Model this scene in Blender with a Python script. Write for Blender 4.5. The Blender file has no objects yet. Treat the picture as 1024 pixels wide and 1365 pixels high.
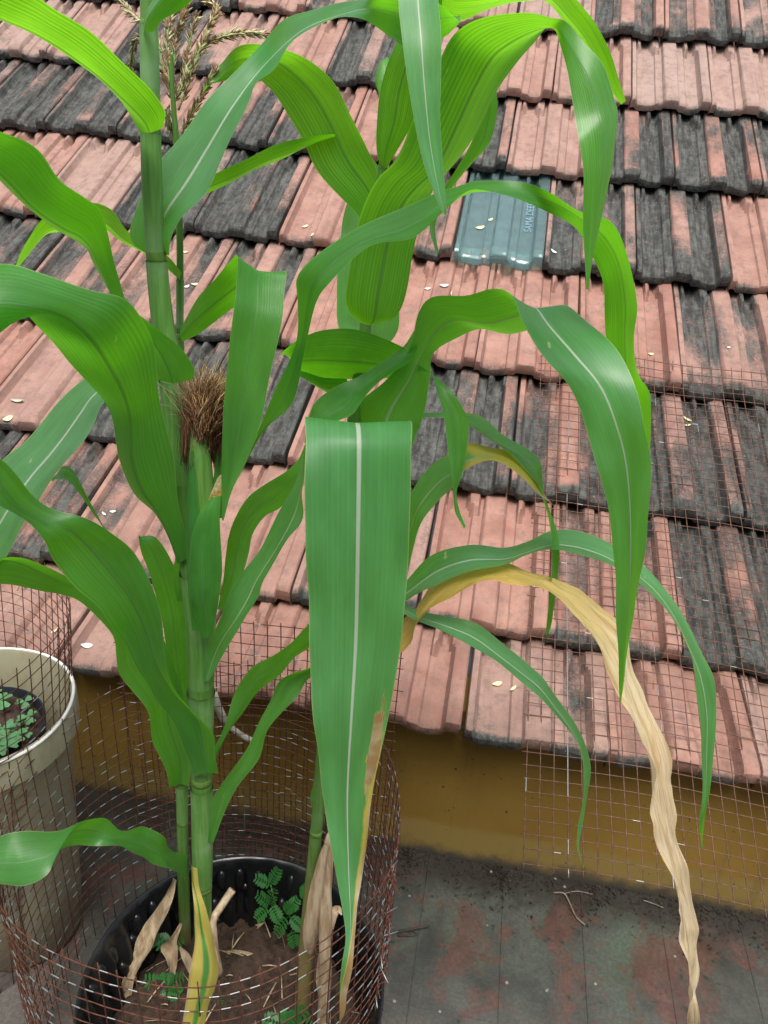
import bpy, bmesh, math, random
from mathutils import Vector, Matrix, noise
random.seed(7)
S = bpy.context.scene
C = S.collection
R_ = math.radians

# ------------------------------------------------------------------ camera
F = 1060.0; CX = 512.0; CY = 682.5           # focal length in pixels of the 1024 x 1365 photograph
W = 0.21                                       # cover width of one roof tile (m)
SIG = R_(28); ZF = 0.32                       # roof slope, eave height above terrace floor
ROT = [[0.98399, -0.01606, 0.1775], [0.13814, -0.56053, -0.81653], [-0.11261, -0.82798, 0.54934]]
def pf(v):                                     # roof frame (along eave, normal, upslope) -> world
    x, n, u = v
    return Vector((x, -math.sin(SIG)*n + math.cos(SIG)*u, math.cos(SIG)*n + math.sin(SIG)*u + ZF))
def pfd(v): return pf(v) - Vector((0, 0, ZF))
CAM = pf((-0.23552*W, 5.53695*W, -1.87386*W))
RIGHT, DOWN, FWD = pfd(ROT[0]), pfd(ROT[1]), pfd(ROT[2])
def ray(px, py): return FWD + RIGHT*((px-CX)/F) + DOWN*((py-CY)/F)
def P(px, py, yd):                             # point on the vertical plane yd metres in front of the camera
    d = ray(px, py); return CAM + d*(yd/d.y)
def G(px, py, z):                              # point on the horizontal plane z
    d = ray(px, py); return CAM + d*((z-CAM.z)/d.z)
cam = bpy.data.cameras.new('camera'); co = bpy.data.objects.new('camera', cam); C.objects.link(co)
cam.sensor_fit = 'VERTICAL'; cam.sensor_height = 36; cam.lens = 36*F/1365
cam.clip_start = 0.02; cam.clip_end = 500
m = Matrix.Identity(4)
for i in range(3):
    m[i][0] = RIGHT[i]; m[i][1] = -DOWN[i]; m[i][2] = -FWD[i]; m[i][3] = CAM[i]
co.matrix_world = m
S.camera = co

# ------------------------------------------------------------------ light
SUN_EL, SUN_AZ = R_(67), R_(168)
w = bpy.data.worlds.new('World'); S.world = w; w.use_nodes = True
nt = w.node_tree; bg = nt.nodes['Background']
sky = nt.nodes.new('ShaderNodeTexSky'); sky.sky_type = 'NISHITA'; sky.sun_disc = False
sky.sun_elevation = SUN_EL; sky.sun_rotation = SUN_AZ; sky.air_density = 1.2; sky.dust_density = 3.0
hs = nt.nodes.new('ShaderNodeHueSaturation'); hs.inputs['Saturation'].default_value = 0.42
nt.links.new(sky.outputs[0], hs.inputs['Color']); nt.links.new(hs.outputs[0], bg.inputs['Color'])
bg.inputs['Strength'].default_value = 0.095
sl = bpy.data.lights.new('sun', 'SUN'); sl.energy = 1.5; sl.angle = R_(30); sl.color = (1, .96, .9)
so = bpy.data.objects.new('sun', sl); C.objects.link(so)
so.rotation_euler = (math.pi/2-SUN_EL, 0, math.pi - SUN_AZ)
S.view_settings.view_transform = 'Standard'; S.view_settings.look = 'None'
S.view_settings.exposure = 1.32; S.view_settings.gamma = 1
S.view_settings.use_curve_mapping = False
S.render.resolution_x = 768; S.render.resolution_y = 1024
S.render.engine = 'CYCLES'
S.cycles.max_bounces = 10; S.cycles.transmission_bounces = 8; S.cycles.transparent_max_bounces = 12

# ------------------------------------------------------------------ material helpers
class N:
    def __init__(s, name):
        s.m = bpy.data.materials.new(name); s.m.use_nodes = True
        s.t = s.m.node_tree; s.b = s.t.nodes['Principled BSDF']; s.out = s.t.nodes['Material Output']
    def new(s, typ, **kw):
        n = s.t.nodes.new(typ)
        for k, v in kw.items(): setattr(n, k, v)
        return n
    def link(s, a, b): s.t.links.new(a, b)
    def val(s, sock, v):
        if hasattr(v, 'is_linked') or isinstance(v, bpy.types.NodeSocket): s.link(v, sock)
        else: sock.default_value = v
    def math(s, op, a, b=0.0, c=0.0, clamp=False):
        n = s.new('ShaderNodeMath', operation=op, use_clamp=clamp)
        for i, v in enumerate((a, b, c)): s.val(n.inputs[i], v)
        return n.outputs[0]
    def mix(s, f, a, b, mode='MIX'):
        n = s.new('ShaderNodeMix', data_type='RGBA', blend_type=mode)
        s.val(n.inputs[0], f)
        for sock, v in ((n.inputs[6], a), (n.inputs[7], b)):
            s.val(sock, (*v, 1) if isinstance(v, tuple) and len(v) == 3 else v)
        return n.outputs[2]
    def noise(s, vec, scale, detail=4, rough=.6, dist=0.0):
        n = s.new('ShaderNodeTexNoise'); n.inputs['Scale'].default_value = scale
        n.inputs['Detail'].default_value = detail; n.inputs['Roughness'].default_value = rough
        n.inputs['Distortion'].default_value = dist
        if vec is not None: s.link(vec, n.inputs['Vector'])
        return n.outputs['Fac']
    def voro(s, vec, scale):
        n = s.new('ShaderNodeTexVoronoi'); n.inputs['Scale'].default_value = scale
        if vec is not None: s.link(vec, n.inputs['Vector'])
        return n
    def ramp(s, f, lo, hi, a=0.0, b=1.0):
        n = s.new('ShaderNodeMapRange', interpolation_type='SMOOTHSTEP')
        s.val(n.inputs[0], f); s.val(n.inputs[1], lo); s.val(n.inputs[2], hi); s.val(n.inputs[3], a); s.val(n.inputs[4], b)
        return n.outputs[0]
    def tex(s, which='Object'): return s.new('ShaderNodeTexCoord').outputs[which]
    def uv(s):
        sp = s.new('ShaderNodeSeparateXYZ'); s.link(s.tex('UV'), sp.inputs[0]); return sp.outputs[0], sp.outputs[1]
    def vmap(s, vec, scale=(1,1,1), off=None):
        n = s.new('ShaderNodeMapping'); n.inputs['Scale'].default_value = scale
        s.link(vec, n.inputs['Vector'])
        if off is not None: s.link(off, n.inputs['Location'])
        return n.outputs[0]
    def rnd(s):
        oi = s.new('ShaderNodeObjectInfo'); return oi.outputs['Random'], oi.outputs['Color']
    def bump(s, h, strength=.3, dist=.002):
        n = s.new('ShaderNodeBump'); n.inputs['Strength'].default_value = strength; n.inputs['Distance'].default_value = dist
        s.link(h, n.inputs['Height']); s.link(n.outputs[0], s.b.inputs['Normal']); return n.outputs[0]
    def col(s, v):
        s.val(s.b.inputs['Base Color'], (*v, 1) if isinstance(v, tuple) else v)
    def set(s, **kw):
        for k, v in kw.items(): s.val(s.b.inputs[k.replace('_', ' ')], v)
    def offs(s, vec):                          # shift texture space by the object's own random number
        r, c = s.rnd(); k = s.math('MULTIPLY', r, 37.0)
        cx = s.new('ShaderNodeCombineXYZ'); s.link(k, cx.inputs[0]); s.link(s.math('MULTIPLY', r, 91.0), cx.inputs[1])
        return s.vmap(vec, off=cx.outputs[0])

def simple(name, colr, rough=.6, var=.25, scale=30, spec=.4, metal=0.0, bump=0.0, bscale=200):
    n = N(name); o = n.tex('Object')
    f = n.noise(o, scale, 5)
    a = tuple(c*(1-var) for c in colr); b = tuple(min(1, c*(1+var)) for c in colr)
    n.col(n.mix(n.ramp(f, .3, .7), a, b)); n.set(Roughness=rough, Metallic=metal); n.b.inputs['Specular IOR Level'].default_value = spec
    if bump: n.bump(n.noise(o, bscale, 4), bump, .002)
    return n.m

# ------------------------------------------------------------------ object helpers
def tag(o, label=None, cat=None, group=None, kind=None):
    if label: o['label'] = label
    if cat: o['category'] = cat
    if group: o['group'] = group
    if kind: o['kind'] = kind
    return o
def empty(name, loc=(0, 0, 0), label=None, cat=None, group=None):
    o = bpy.data.objects.new(name, None); C.objects.link(o); o.location = loc; o.empty_display_size = .05
    return tag(o, label, cat, group)
def world_of(o):
    return o.matrix_basis.copy() if o.parent is None else world_of(o.parent) @ o.matrix_parent_inverse @ o.matrix_basis
def link(name, me, mat=None, parent=None):
    if mat is not None and not me.materials:
        for mm in (mat if isinstance(mat, (list, tuple)) else [mat]): me.materials.append(mm)
    o = bpy.data.objects.new(name, me); C.objects.link(o)
    if parent is not None:
        o.parent = parent
        o.matrix_parent_inverse = world_of(parent).inverted()
    return o
class MB:
    def __init__(s): s.v = []; s.f = []; s.mi = []; s.uv = []
    def add(s, vs, fs, mi=0, uvs=None):
        k = len(s.v); s.v += [tuple(v) for v in vs]
        for f in fs: s.f.append([i+k for i in f]); s.mi.append(mi)
        s.uv += list(uvs) if uvs else [(0, 0)]*len(vs)
    def tube(s, pts, rad, n=6, mi=0, cap=True, mis=None):
        pts = [Vector(p) for p in pts]; rads = rad if isinstance(rad, (list, tuple)) else [rad]*len(pts)
        vs = []; fs = []; uvs = []; up = None; acc = 0
        for i, p in enumerate(pts):
            t = (pts[min(i+1, len(pts)-1)] - pts[max(i-1, 0)])
            if t.length < 1e-9: t = Vector((0, 0, 1))
            t.normalize()
            if up is None:
                up = t.cross(Vector((0, 0, 1)) if abs(t.z) < .9 else Vector((1, 0, 0)))
            up = (up - t*up.dot(t)).normalized(); b = t.cross(up)
            if i: acc += (p-pts[i-1]).length
            for k in range(n):
                a = 2*math.pi*k/n
                vs.append(p + (up*math.cos(a)+b*math.sin(a))*rads[i]); uvs.append((k/n, acc))
        k0 = len(s.v)
        s.v += [tuple(v) for v in vs]; s.uv += uvs
        for i in range(len(pts)-1):
            for k in range(n):
                s.f.append([k0+i*n+k, k0+i*n+(k+1) % n, k0+(i+1)*n+(k+1) % n, k0+(i+1)*n+k]); s.mi.append(mis[i] if mis else mi)
        if cap:
            s.f.append([k0+k for k in range(n)][::-1]); s.mi.append(mis[0] if mis else mi)
            e = k0+(len(pts)-1)*n; s.f.append([e+k for k in range(n)]); s.mi.append(mis[-1] if mis else mi)
    def box(s, lo, hi, mi=0):
        x0, y0, z0 = lo; x1, y1, z1 = hi
        s.add([(x0,y0,z0),(x1,y0,z0),(x1,y1,z0),(x0,y1,z0),(x0,y0,z1),(x1,y0,z1),(x1,y1,z1),(x0,y1,z1)],
              [(0,3,2,1),(4,5,6,7),(0,1,5,4),(1,2,6,5),(2,3,7,6),(3,0,4,7)], mi)
    def mesh(s, name, smooth=True, sharp=None):
        me = bpy.data.meshes.new(name); me.from_pydata(s.v, [], s.f)
        me.polygons.foreach_set('material_index', s.mi)
        if any(u != (0, 0) for u in s.uv):
            ul = me.uv_layers.new(name='UVMap')
            li = [0]*len(me.loops); me.loops.foreach_get('vertex_index', li)
            ul.data.foreach_set('uv', [c for i in li for c in s.uv[i]])
        me.polygons.foreach_set('use_smooth', [smooth]*len(me.polygons))
        if sharp: me.set_sharp_from_angle(angle=sharp)
        me.update(); return me
    def build(s, name, mat, parent=None, smooth=True, sharp=None): return link(name, s.mesh(name, smooth, sharp), mat, parent)
def catmull(pts, t):                           # pts list of Vectors, t in 0..len-1
    n = len(pts); i = min(int(t), n-2); f = t-i
    p1, p2 = pts[i], pts[i+1]
    p0 = pts[i-1] if i > 0 else p1*2-p2
    p3 = pts[i+2] if i+2 < n else p2*2-p1
    return .5*((2*p1)+(p2-p0)*f+(2*p0-5*p1+4*p2-p3)*f*f+(3*p1-p0-3*p2+p3)*f*f*f)
def smooth_path(pts, k=6):
    pts = [Vector(p) for p in pts]; return [catmull(pts, i/k) for i in range((len(pts)-1)*k+1)]
def lathe(prof, n=48, mod=None, center=(0, 0, 0)):
    mb = MB(); vs = []; fs = []; uvs = []
    for j, (r, z) in enumerate(prof):
        for k in range(n):
            a = 2*math.pi*k/n; rr = r + (mod(j, a) if mod else 0)
            vs.append((center[0]+rr*math.cos(a), center[1]+rr*math.sin(a), center[2]+z)); uvs.append((k/n, j/(len(prof)-1)))
    for j in range(len(prof)-1):
        for k in range(n): fs.append((j*n+k, j*n+(k+1) % n, (j+1)*n+(k+1) % n, (j+1)*n+k))
    mb.add(vs, fs, 0, uvs); return mb

# ------------------------------------------------------------------ materials of the setting
def mat_tile():
    n = N('terracotta_weathered'); ob = n.offs(n.tex('Object')); u, v = n.uv(); r, c = n.rnd()
    sp = n.new('ShaderNodeSeparateColor'); n.link(c, sp.inputs[0]); D = sp.outputs[0]; tint = sp.outputs[1]
    base = n.mix(n.ramp(n.noise(ob, 14, 5), .3, .7), (.275, .130, .098), (.375, .208, .162))
    base = n.mix(tint, base, (.33, .27, .235))
    run = n.noise(n.vmap(ob, (1, .13, 1)), 48, 5, .65)
    base = n.mix(n.ramp(run, .45, .75, 0, .5), base, (.20, .125, .10))
    base = n.mix(n.ramp(n.noise(ob, 45, 6, .7), .44, .74, 0, .75), base, (.17, .118, .098))
    base = n.mix(n.ramp(n.noise(ob, 300, 3, .7), .60, .72, 0, .6), base, (.12, .085, .07))
    sl = n.vmap(ob, (1, .22, 1))
    big = n.noise(sl, 13, 6, .62, .4); fine = n.noise(ob, 230, 3, .7); mid = n.noise(ob, 60, 6, .7)
    h = n.math('MULTIPLY', n.math('SUBTRACT', .5, n.math('ABSOLUTE', n.math('SUBTRACT', u, .5))), 1)   # not used for shade, only to place growth
    prof = n.new('ShaderNodeAttribute', attribute_name='crest').outputs['Fac']
    edge = n.new('ShaderNodeAttribute', attribute_name='arris').outputs['Fac']
    low = n.ramp(v, .09, .0, 0, .62)
    q = n.math('ADD', n.math('MULTIPLY', big, 1.5), n.math('MULTIPLY', mid, .55))
    q = n.math('ADD', q, n.math('MULTIPLY', fine, .75))
    q = n.math('SUBTRACT', q, n.math('MULTIPLY', prof, .12))
    q = n.math('SUBTRACT', q, n.math('MULTIPLY', edge, .55))
    q = n.math('ADD', q, low)
    wp = n.noise(n.new('ShaderNodeNewGeometry').outputs['Position'], 5.5, 5, .65)
    q = n.math('ADD', q, n.math('MULTIPLY_ADD', wp, 1.7, -.82))
    q = n.math('ADD', q, n.math('MULTIPLY', D, 1.36))
    mk = n.ramp(q, 1.80, 2.34)
    strk = n.noise(n.vmap(ob, (1, .10, 1)), 110, 4, .65)
    lich = n.mix(n.ramp(n.math('MULTIPLY_ADD', strk, .6, n.math('MULTIPLY', mid, .5)), .42, .72), (.020, .025, .024), (.095, .104, .096))
    lich = n.mix(n.ramp(fine, .62, .74), lich, (.32, .27, .235))
    colr = n.mix(n.math('MULTIPLY', mk, .96), base, lich)
    n.col(colr); n.set(Roughness=.86); n.b.inputs['Specular IOR Level'].default_value = .25
    n.bump(n.math('ADD', fine, n.math('MULTIPLY', mid, .7)), .45, .0022)
    return n.m
M_TILE = mat_tile()
def mat_glass_tile():
    n = N('pressed_glass'); ob = n.tex('Object')
    n.col((.60, .90, .86)); n.set(Roughness=n.ramp(n.noise(ob, 40, 4), .3, .7, .06, .22)); n.b.inputs['Transmission Weight'].default_value = .9
    n.b.inputs['IOR'].default_value = 1.5
    n.bump(n.noise(ob, 60, 3), .15, .002)
    return n.m
M_GLASS = mat_glass_tile()
def mat_wall():
    n = N('ochre_paint'); o = n.tex('Object')
    sp = n.new('ShaderNodeSeparateXYZ'); n.link(o, sp.inputs[0])
    base = n.mix(n.ramp(n.noise(o, 6, 5), .3, .7), (.25, .145, .020), (.30, .18, .03))
    band = n.ramp(n.math('ADD', sp.outputs[2], n.math('MULTIPLY', n.noise(o, 12, 4), .02)), .075, .092)
    base = n.mix(band, (.29, .20, .052), base)
    dirt = n.ramp(n.math('ADD', n.math('MULTIPLY', sp.outputs[2], 14), n.noise(o, 22, 6, .7)), .45, .95)
    base = n.mix(dirt, (.07, .06, .045), base)
    drip = n.noise(n.vmap(o, (1, 1, .10)), 26, 5, .7)
    base = n.mix(n.ramp(drip, .55, .74, 0, .3), base, (.12, .085, .03))
    spk = n.ramp(n.noise(o, 90, 2), .70, .74)
    base = n.mix(spk, base, (.06, .04, .02))
    n.col(base); n.set(Roughness=.8); n.bump(n.noise(o, 80, 5), .25, .002); return n.m
M_WALL = mat_wall()
def mat_floor():
    n = N('red_oxide_grimy'); o = n.new('ShaderNodeNewGeometry').outputs['Position']
    sp = n.new('ShaderNodeSeparateXYZ'); n.link(o, sp.inputs[0]); y = sp.outputs[1]
    red = n.mix(n.ramp(n.noise(o, 30, 5), .3, .7), (.085, .027, .018), (.14, .062, .044))
    gr = n.mix(n.ramp(n.noise(o, 11, 6, .7), .3, .7), (.034, .040, .034), (.085, .092, .078))
    gr = n.mix(n.ramp(n.noise(o, 5, 4), .5, .7), gr, (.075, .105, .075))
    st = n.noise(n.vmap(o, (1.4, 1.0, 1)), 6, 7, .68, .5)
    c = n.mix(n.ramp(n.math('MULTIPLY_ADD', n.noise(o, 60, 5, .7), .25, n.math('SUBTRACT', st, .12)), .50, .60, 0, .75), gr, red)
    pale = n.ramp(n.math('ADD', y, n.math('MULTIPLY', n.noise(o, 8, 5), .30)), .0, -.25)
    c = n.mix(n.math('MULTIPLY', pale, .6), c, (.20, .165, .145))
    grain = n.noise(o, 170, 4, .7)
    c = n.mix(n.ramp(grain, .35, .7, .45, 0), c, (.025, .022, .02))
    moss = n.math('MULTIPLY', n.ramp(n.noise(o, 55, 7, .78), .57, .63), n.ramp(n.noise(o, 8, 3), .46, .56))
    c = n.mix(n.math('MULTIPLY', moss, .9), c, (.016, .022, .016))
    soil = n.ramp(n.math('ADD', y, n.math('MULTIPLY', n.noise(o, 26, 7, .75), .16)), .045, .105)
    c = n.mix(n.math('MULTIPLY', soil, .92), c, (.022, .019, .015))
    for sc, th in ((31, .085), (17, .055)):
        v = n.voro(o, sc); rr = n.new('ShaderNodeSeparateColor'); n.link(v.outputs['Color'], rr.inputs[0])
        s2 = n.math('MULTIPLY', n.ramp(v.outputs['Distance'], th, th*.7), n.math('GREATER_THAN', rr.outputs[0], .72))
        c = n.mix(n.math('MULTIPLY', s2, .6), c, (.36, .35, .32))
    n.col(c); n.set(Roughness=n.ramp(n.noise(o, 12, 4), .3, .7, .40, .75)); n.bump(n.math('ADD', grain, n.noise(o, 40, 5)), .3, .002); return n.m
M_FLOOR = mat_floor()

# ------------------------------------------------------------------ ground and wall
def sheet(name, x0, x1, y0, y1, z, mat):
    mb = MB(); mb.add([(x0,y0,z),(x1,y0,z),(x1,y1,z),(x0,y1,z)], [(0,1,2,3)]); return mb.build(name, mat)
M_EARTH = simple('terrace_bed', (.05, .045, .04), .9, .3, 12)
tag(sheet('ground', -60, 60, -60, 60, -.012, M_EARTH), kind='structure')
floor = tag(empty('terrace_floor'), kind='structure')
tw, tl = .128, .26
for i in range(-9, 11):
    for j in range(5):
        if j > 3 and abs(i) > 6: continue
        x0 = .1465 + i*tw; y1 = .048 - j*tl - (tl*.5 if i % 2 else 0)*.0
        mb = MB(); g = .00025; b = .0005; zt = random.uniform(-.0002, .0002)
        lo = (x0-tw/2+g, y1-tl+g); hi = (x0+tw/2-g, y1-g)
        mb.add([(lo[0],lo[1],-.012),(hi[0],lo[1],-.012),(hi[0],hi[1],-.012),(lo[0],hi[1],-.012),
                (lo[0],lo[1],zt-b),(hi[0],lo[1],zt-b),(hi[0],hi[1],zt-b),(lo[0],hi[1],zt-b),
                (lo[0]+b,lo[1]+b,zt),(hi[0]-b,lo[1]+b,zt),(hi[0]-b,hi[1]-b,zt),(lo[0]+b,hi[1]-b,zt)],
               [(0,1,5,4),(1,2,6,5),(2,3,7,6),(3,0,4,7),(4,5,9,8),(5,6,10,9),(6,7,11,10),(7,4,8,11),(8,9,10,11)])
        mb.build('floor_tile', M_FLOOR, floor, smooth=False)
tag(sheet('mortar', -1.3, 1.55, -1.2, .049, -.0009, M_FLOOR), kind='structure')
wy = .052
mb = MB()                                      # wall with a slightly uneven face
nx, nz = 60, 10; vs = []; fs = []
for j in range(nz+1):
    for i in range(nx+1):
        x = -3+6*i/nx; z = -.01+.335*j/nz
        vs.append((x, wy+.0025*math.sin(x*7+z*3)*math.sin(x*2.3), z))
for j in range(nz):
    for i in range(nx): k = j*(nx+1)+i; fs.append((k, k+1, k+nx+2, k+nx+1))
mb.add(vs, fs); mb.box((-3, wy+.006, -.01), (3, wy+.2, .325))
wall = mb.build('low_wall', M_WALL)
tag(wall, 'low ochre painted wall under the eave of the tiled roof', 'wall')

# unseen wall added behind the viewpoint, blocks sky to shade the terrace
mb = MB(); mb.box((-5, -2.05, -.01), (5, -1.85, 2.3))
tag(mb.build('added_shade_wall', simple('grey_plaster', (.25, .23, .20), .85, .2, 6), smooth=False), 'unseen grey plaster wall added behind the viewpoint to shade the terrace', 'wall')

# ------------------------------------------------------------------ tiled roof
SR = [0.0, 0.8797, 2.2996, 3.8386, 5.476, 7.1383, 8.6092, 10.0578]
HR = [0.0, -0.1135, -0.2353, -0.3011, -0.3011, -0.23, -0.1038, 0.083]
DXR = [-0.1049, -0.06061, 0.02477, 0.06381, 0.12025, 0.0579, 0.00251, -0.10373]
for k in range(3): SR.append(SR[-1]+1.47); HR.append(HR[-1]+.25+.05*k); DXR.append(-.12)
LT = 1.54*W + .055
PROF = [(0,-.006),(.0,.0085),(.008,.0112),(.052,.0115),(.066,.006),(.082,.0015),(.11,0),(.20,-.0003),(.275,.0005),(.30,.0012),(.315,.0042),
        (.37,.0046),(.395,.0058),(.412,.0122),(.425,.0135),(.575,.0135),(.588,.0122),(.605,.0058),(.63,.0046),(.685,.0042),(.70,.0012),
        (.73,.0004),(.80,-.0003),(.845,.0005),(.862,.0055),(.876,.0135),(.89,.0148),(.972,.0148),(.984,.0128),(.984,-.006)]
ARR = [0,.6,.7,.5,0,0,0,0,0,.1,.35,.1,.2,1,.8,.8,1,.2,.1,.35,.1,0,0,0,.2,1,.6,.6,.8,0]
def _dense(pr, ar):
    p2, a2 = [pr[0]], [ar[0]]
    for i in range(1, len(pr)):
        du = pr[i][0]-pr[i-1][0]; k = max(1, int(round(du/.02))) if du > .024 and max(pr[i][1], pr[i-1][1]) < .006 else 1
        for q in range(1, k+1):
            f = q/k; p2.append((pr[i-1][0]+du*f, pr[i-1][1]*(1-f)+pr[i][1]*f)); a2.append(ar[i-1]*(1-f)+ar[i]*f)
    return p2, a2
PROF, ARR = _dense(PROF, ARR)
KH = 1.5
TROUGH = [(.19, .11), (.79, .065)]
def tile_mesh(seed, LE):
    rr = random.Random(seed)
    wob = [rr.uniform(-1, 1) for _ in range(6)]; LT = LE+.05
    ys = [(0.0, 'f0'), (0.0, 'f1'), (.0028, 'f2'), (.008, 'f3'), (.017, 'f4')]
    ys += [(y, 's') for y in (.03, LE*.35, LE*.6, LE-.05, LE-.034, LE-.027, LE-.021, LE-.016, LE-.011, LE-.005, LE+.004, LT)]
    vs = []; uvs = []; cr = []; ar = []
    for (y, kind) in ys:
        for i, (u, h0) in enumerate(PROF):
            h = h0*KH
            tilt = -.041*(y/LE)
            lift = {'f1': -.0125, 'f2': -.0055, 'f3': -.0016}.get(kind, 0)
            n = .016 + h + lift + tilt
            if kind == 'f0': n = -.005 + h*.62
            if i in (0, len(PROF)-1): n = -.010+tilt
            if kind == 's' and h0 < .006 and 0 < i < len(PROF)-1:      # bands flare where the tile runs in under the next course
                d = max(0, min(1, (y-(LE-.036))/.030))
                for tc, hw in TROUGH:
                    q = abs(u-tc)/hw
                    if q < 1.6:
                        edge = 1.02-.62*math.sqrt(1-(1-d)**2)
                        if q > edge: n += min(1, (q-edge)/.34)*(.0125*KH-h) if d > 0 else 0
            yy = y + (.0022*math.sin(u*9+wob[0]*3)+.0012*math.sin(u*23+wob[1]*3) if kind != 's' else 0)
            vs.append((u*W+.0006*wob[2]*math.sin(y*20), yy, n+.0005*math.sin(u*17+wob[3]*4+y*15)))
            uvs.append((u, y/LE)); cr.append(max(0, h0)/.0148); ar.append(ARR[i])
    m_ = len(PROF); fs = []
    for j in range(len(ys)-1):
        for i in range(m_-1): fs.append((j*m_+i, j*m_+i+1, (j+1)*m_+i+1, (j+1)*m_+i))
    k = len(vs)                                # underside of the lip
    for i, (u, h0) in enumerate(PROF): vs.append((u*W, .05, -.012+h0*.3)); uvs.append((u, .15)); cr.append(0); ar.append(0)
    for i in range(m_-1): fs.append((i+1, i, k+i, k+i+1))
    me = bpy.data.meshes.new('roof_tile'); me.from_pydata(vs, [], fs)
    ul = me.uv_layers.new(name='UVMap'); li = [0]*len(me.loops); me.loops.foreach_get('vertex_index', li)
    ul.data.foreach_set('uv', [c for i in li for c in uvs[i]])
    for nm, arr in (('crest', cr), ('arris', ar)):
        at_ = me.attributes.new(nm, 'FLOAT', 'POINT'); at_.data.foreach_set('value', arr)
    me.polygons.foreach_set('use_smooth', [True]*len(me.polygons)); me.set_sharp_from_angle(angle=R_(34))
    me.materials.append(M_TILE)
    return me
roof = empty('tiled_roof', pf((0, 0, 0)), 'pitched roof of pink and black-stained interlocking clay tiles behind the maize', 'roof')
DARK = [(800,20,.7),(930,25,.62),(1000,25,.5),(690,10,.1),(700,100,.05),(790,105,.1),(890,110,.08),(990,115,.1),(470,90,.8),(410,80,.1),(300,60,.4),
 (30,60,.25),(130,45,.25),(650,190,.75),(725,190,.03),(840,200,.95),(950,205,.9),(1020,210,.8),(30,130,.95),(110,140,.95),(185,160,.6),(320,160,.9),
 (400,180,.3),(460,175,.6),(585,330,.8),(770,310,.72),(900,320,.95),(1000,325,.1),(310,280,.95),(430,290,.0),(210,270,.85),(100,240,.25),(20,240,.2),
 (540,300,.5),(590,440,.0),(700,450,.03),(830,440,.35),(960,450,.62),(370,400,.65),(290,390,.0),(190,390,.45),(100,350,.65),(60,330,.15),(440,420,.1),
 (510,430,.1),(590,580,1.0),(660,590,.85),(760,600,.75),(920,610,.8),(1010,620,.9),(350,560,1.0),(430,570,.2),(270,540,.5),(160,520,.35),(60,500,.0),
 (640,750,.1),(560,740,.0),(790,770,.45),(850,780,.55),(970,780,.95),(440,740,.03),(360,730,.05),(280,700,.25),(190,700,.4),(120,660,.55),(40,640,.7),
 (570,900,.1),(700,930,.42),(880,960,.25),(1000,980,.35),(430,880,.03),(340,860,.05),(180,850,.2),(60,830,.05)]
def project(p):
    d = p-CAM; z = d.dot(FWD); return (CX+F*d.dot(RIGHT)/z, CY+F*d.dot(DOWN)/z)
GLASS = None
rt = random.Random(5)
for r in range(10):
    a = Vector((SR[r], HR[r]))*W; b = Vector((SR[r+1], HR[r+1]))*W
    if r == 0: d0 = (b-a).normalized()
    du = (b-a).normalized(); ang = math.atan2(du.y, du.x)
    TM = [tile_mesh(r*7+k, (b-a).length) for k in range(4)]
    for cidx in range(-15, 9):
        c0 = cidx + (.5 if r % 2 else 0) + DXR[r]
        # tile frame: x along eave, y upslope, z normal
        ax = pfd((1, 0, 0)); ay = pfd((0, math.sin(ang), math.cos(ang))); az = ax.cross(ay)
        org = pf((c0*W + rt.uniform(-.002, .002), a.y + rt.uniform(-.001, .001), a.x + rt.uniform(-.003, .003)))
        mid = org + ax*W*.5 + ay*((b-a).length*.55)
        px, py = project(mid)
        glass = abs(px-666) < 45 and abs(py-305) < 40
        if glass and GLASS: glass = False
        me = rt.choice(TM)
        if glass: me = me.copy(); me.materials.clear(); me.materials.append(M_GLASS)
        o = bpy.data.objects.new('glass_roof_tile' if glass else 'roof_tile', me); C.objects.link(o)
        mt = Matrix.Identity(4)
        for i in range(3): mt[i][0] = ax[i]; mt[i][1] = ay[i]; mt[i][2] = az[i]; mt[i][3] = org[i]
        mt = mt @ Matrix.Rotation(rt.gauss(0, .004), 4, 'Z') @ Matrix.Rotation(rt.gauss(0, .003), 4, 'Y')
        o.parent = roof; o.matrix_parent_inverse = roof.matrix_basis.inverted(); o.matrix_basis = mt
        dk = rt.choice([.05, .1, .3, .6, .8, .95]); best = 55
        for (dx, dy, dv) in DARK:
            dd = math.hypot(px-dx, py-dy)
            if dd < best: best = dd; dk = dv
        o.color = (dk, max(0, rt.gauss(.12, .15)) if r < 6 else max(0, rt.gauss(.35, .15)), 0, 1)
        if glass: GLASS = o; o['label'] = 'teal clear glass roof tile with pressed lettering'
# batten board that closes the roof underneath
mb = MB()
for r in range(10):
    a = Vector((SR[r], HR[r]))*W; b = Vector((SR[r+1], HR[r+1]))*W
    q = [pf((-3.2, a.y-.045, a.x+(.03 if r == 0 else 0))), pf((1.9, a.y-.045, a.x+(.03 if r == 0 else 0))), pf((1.9, b.y-.045, b.x)), pf((-3.2, b.y-.045, b.x))]
    mb.add(q, [(0, 1, 2, 3)])
mb.build('boarding', simple('old_boarding', (.10, .13, .15), .8), roof, smooth=False)
# lettering pressed in the glass
tc = bpy.data.curves.new('lettering', 'FONT'); tc.body = 'SAMA DEEP'; tc.size = .026; tc.extrude = .0004
to = bpy.data.objects.new('lettering_curve', tc); C.objects.link(to)
bpy.context.view_layer.update()
tme = bpy.data.meshes.new_from_object(to.evaluated_get(bpy.context.evaluated_depsgraph_get()))
bpy.data.objects.remove(to)
lt = link('lettering', tme, simple('pressed_glass_letters', (.20, .33, .37), .2, .1))
lt.parent = GLASS; lt.matrix_basis = Matrix.Translation((.825*W, .125, .0035)) @ Matrix.Rotation(-.118, 4, 'X') @ Matrix.Rotation(math.pi/2, 4, 'Z')

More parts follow.
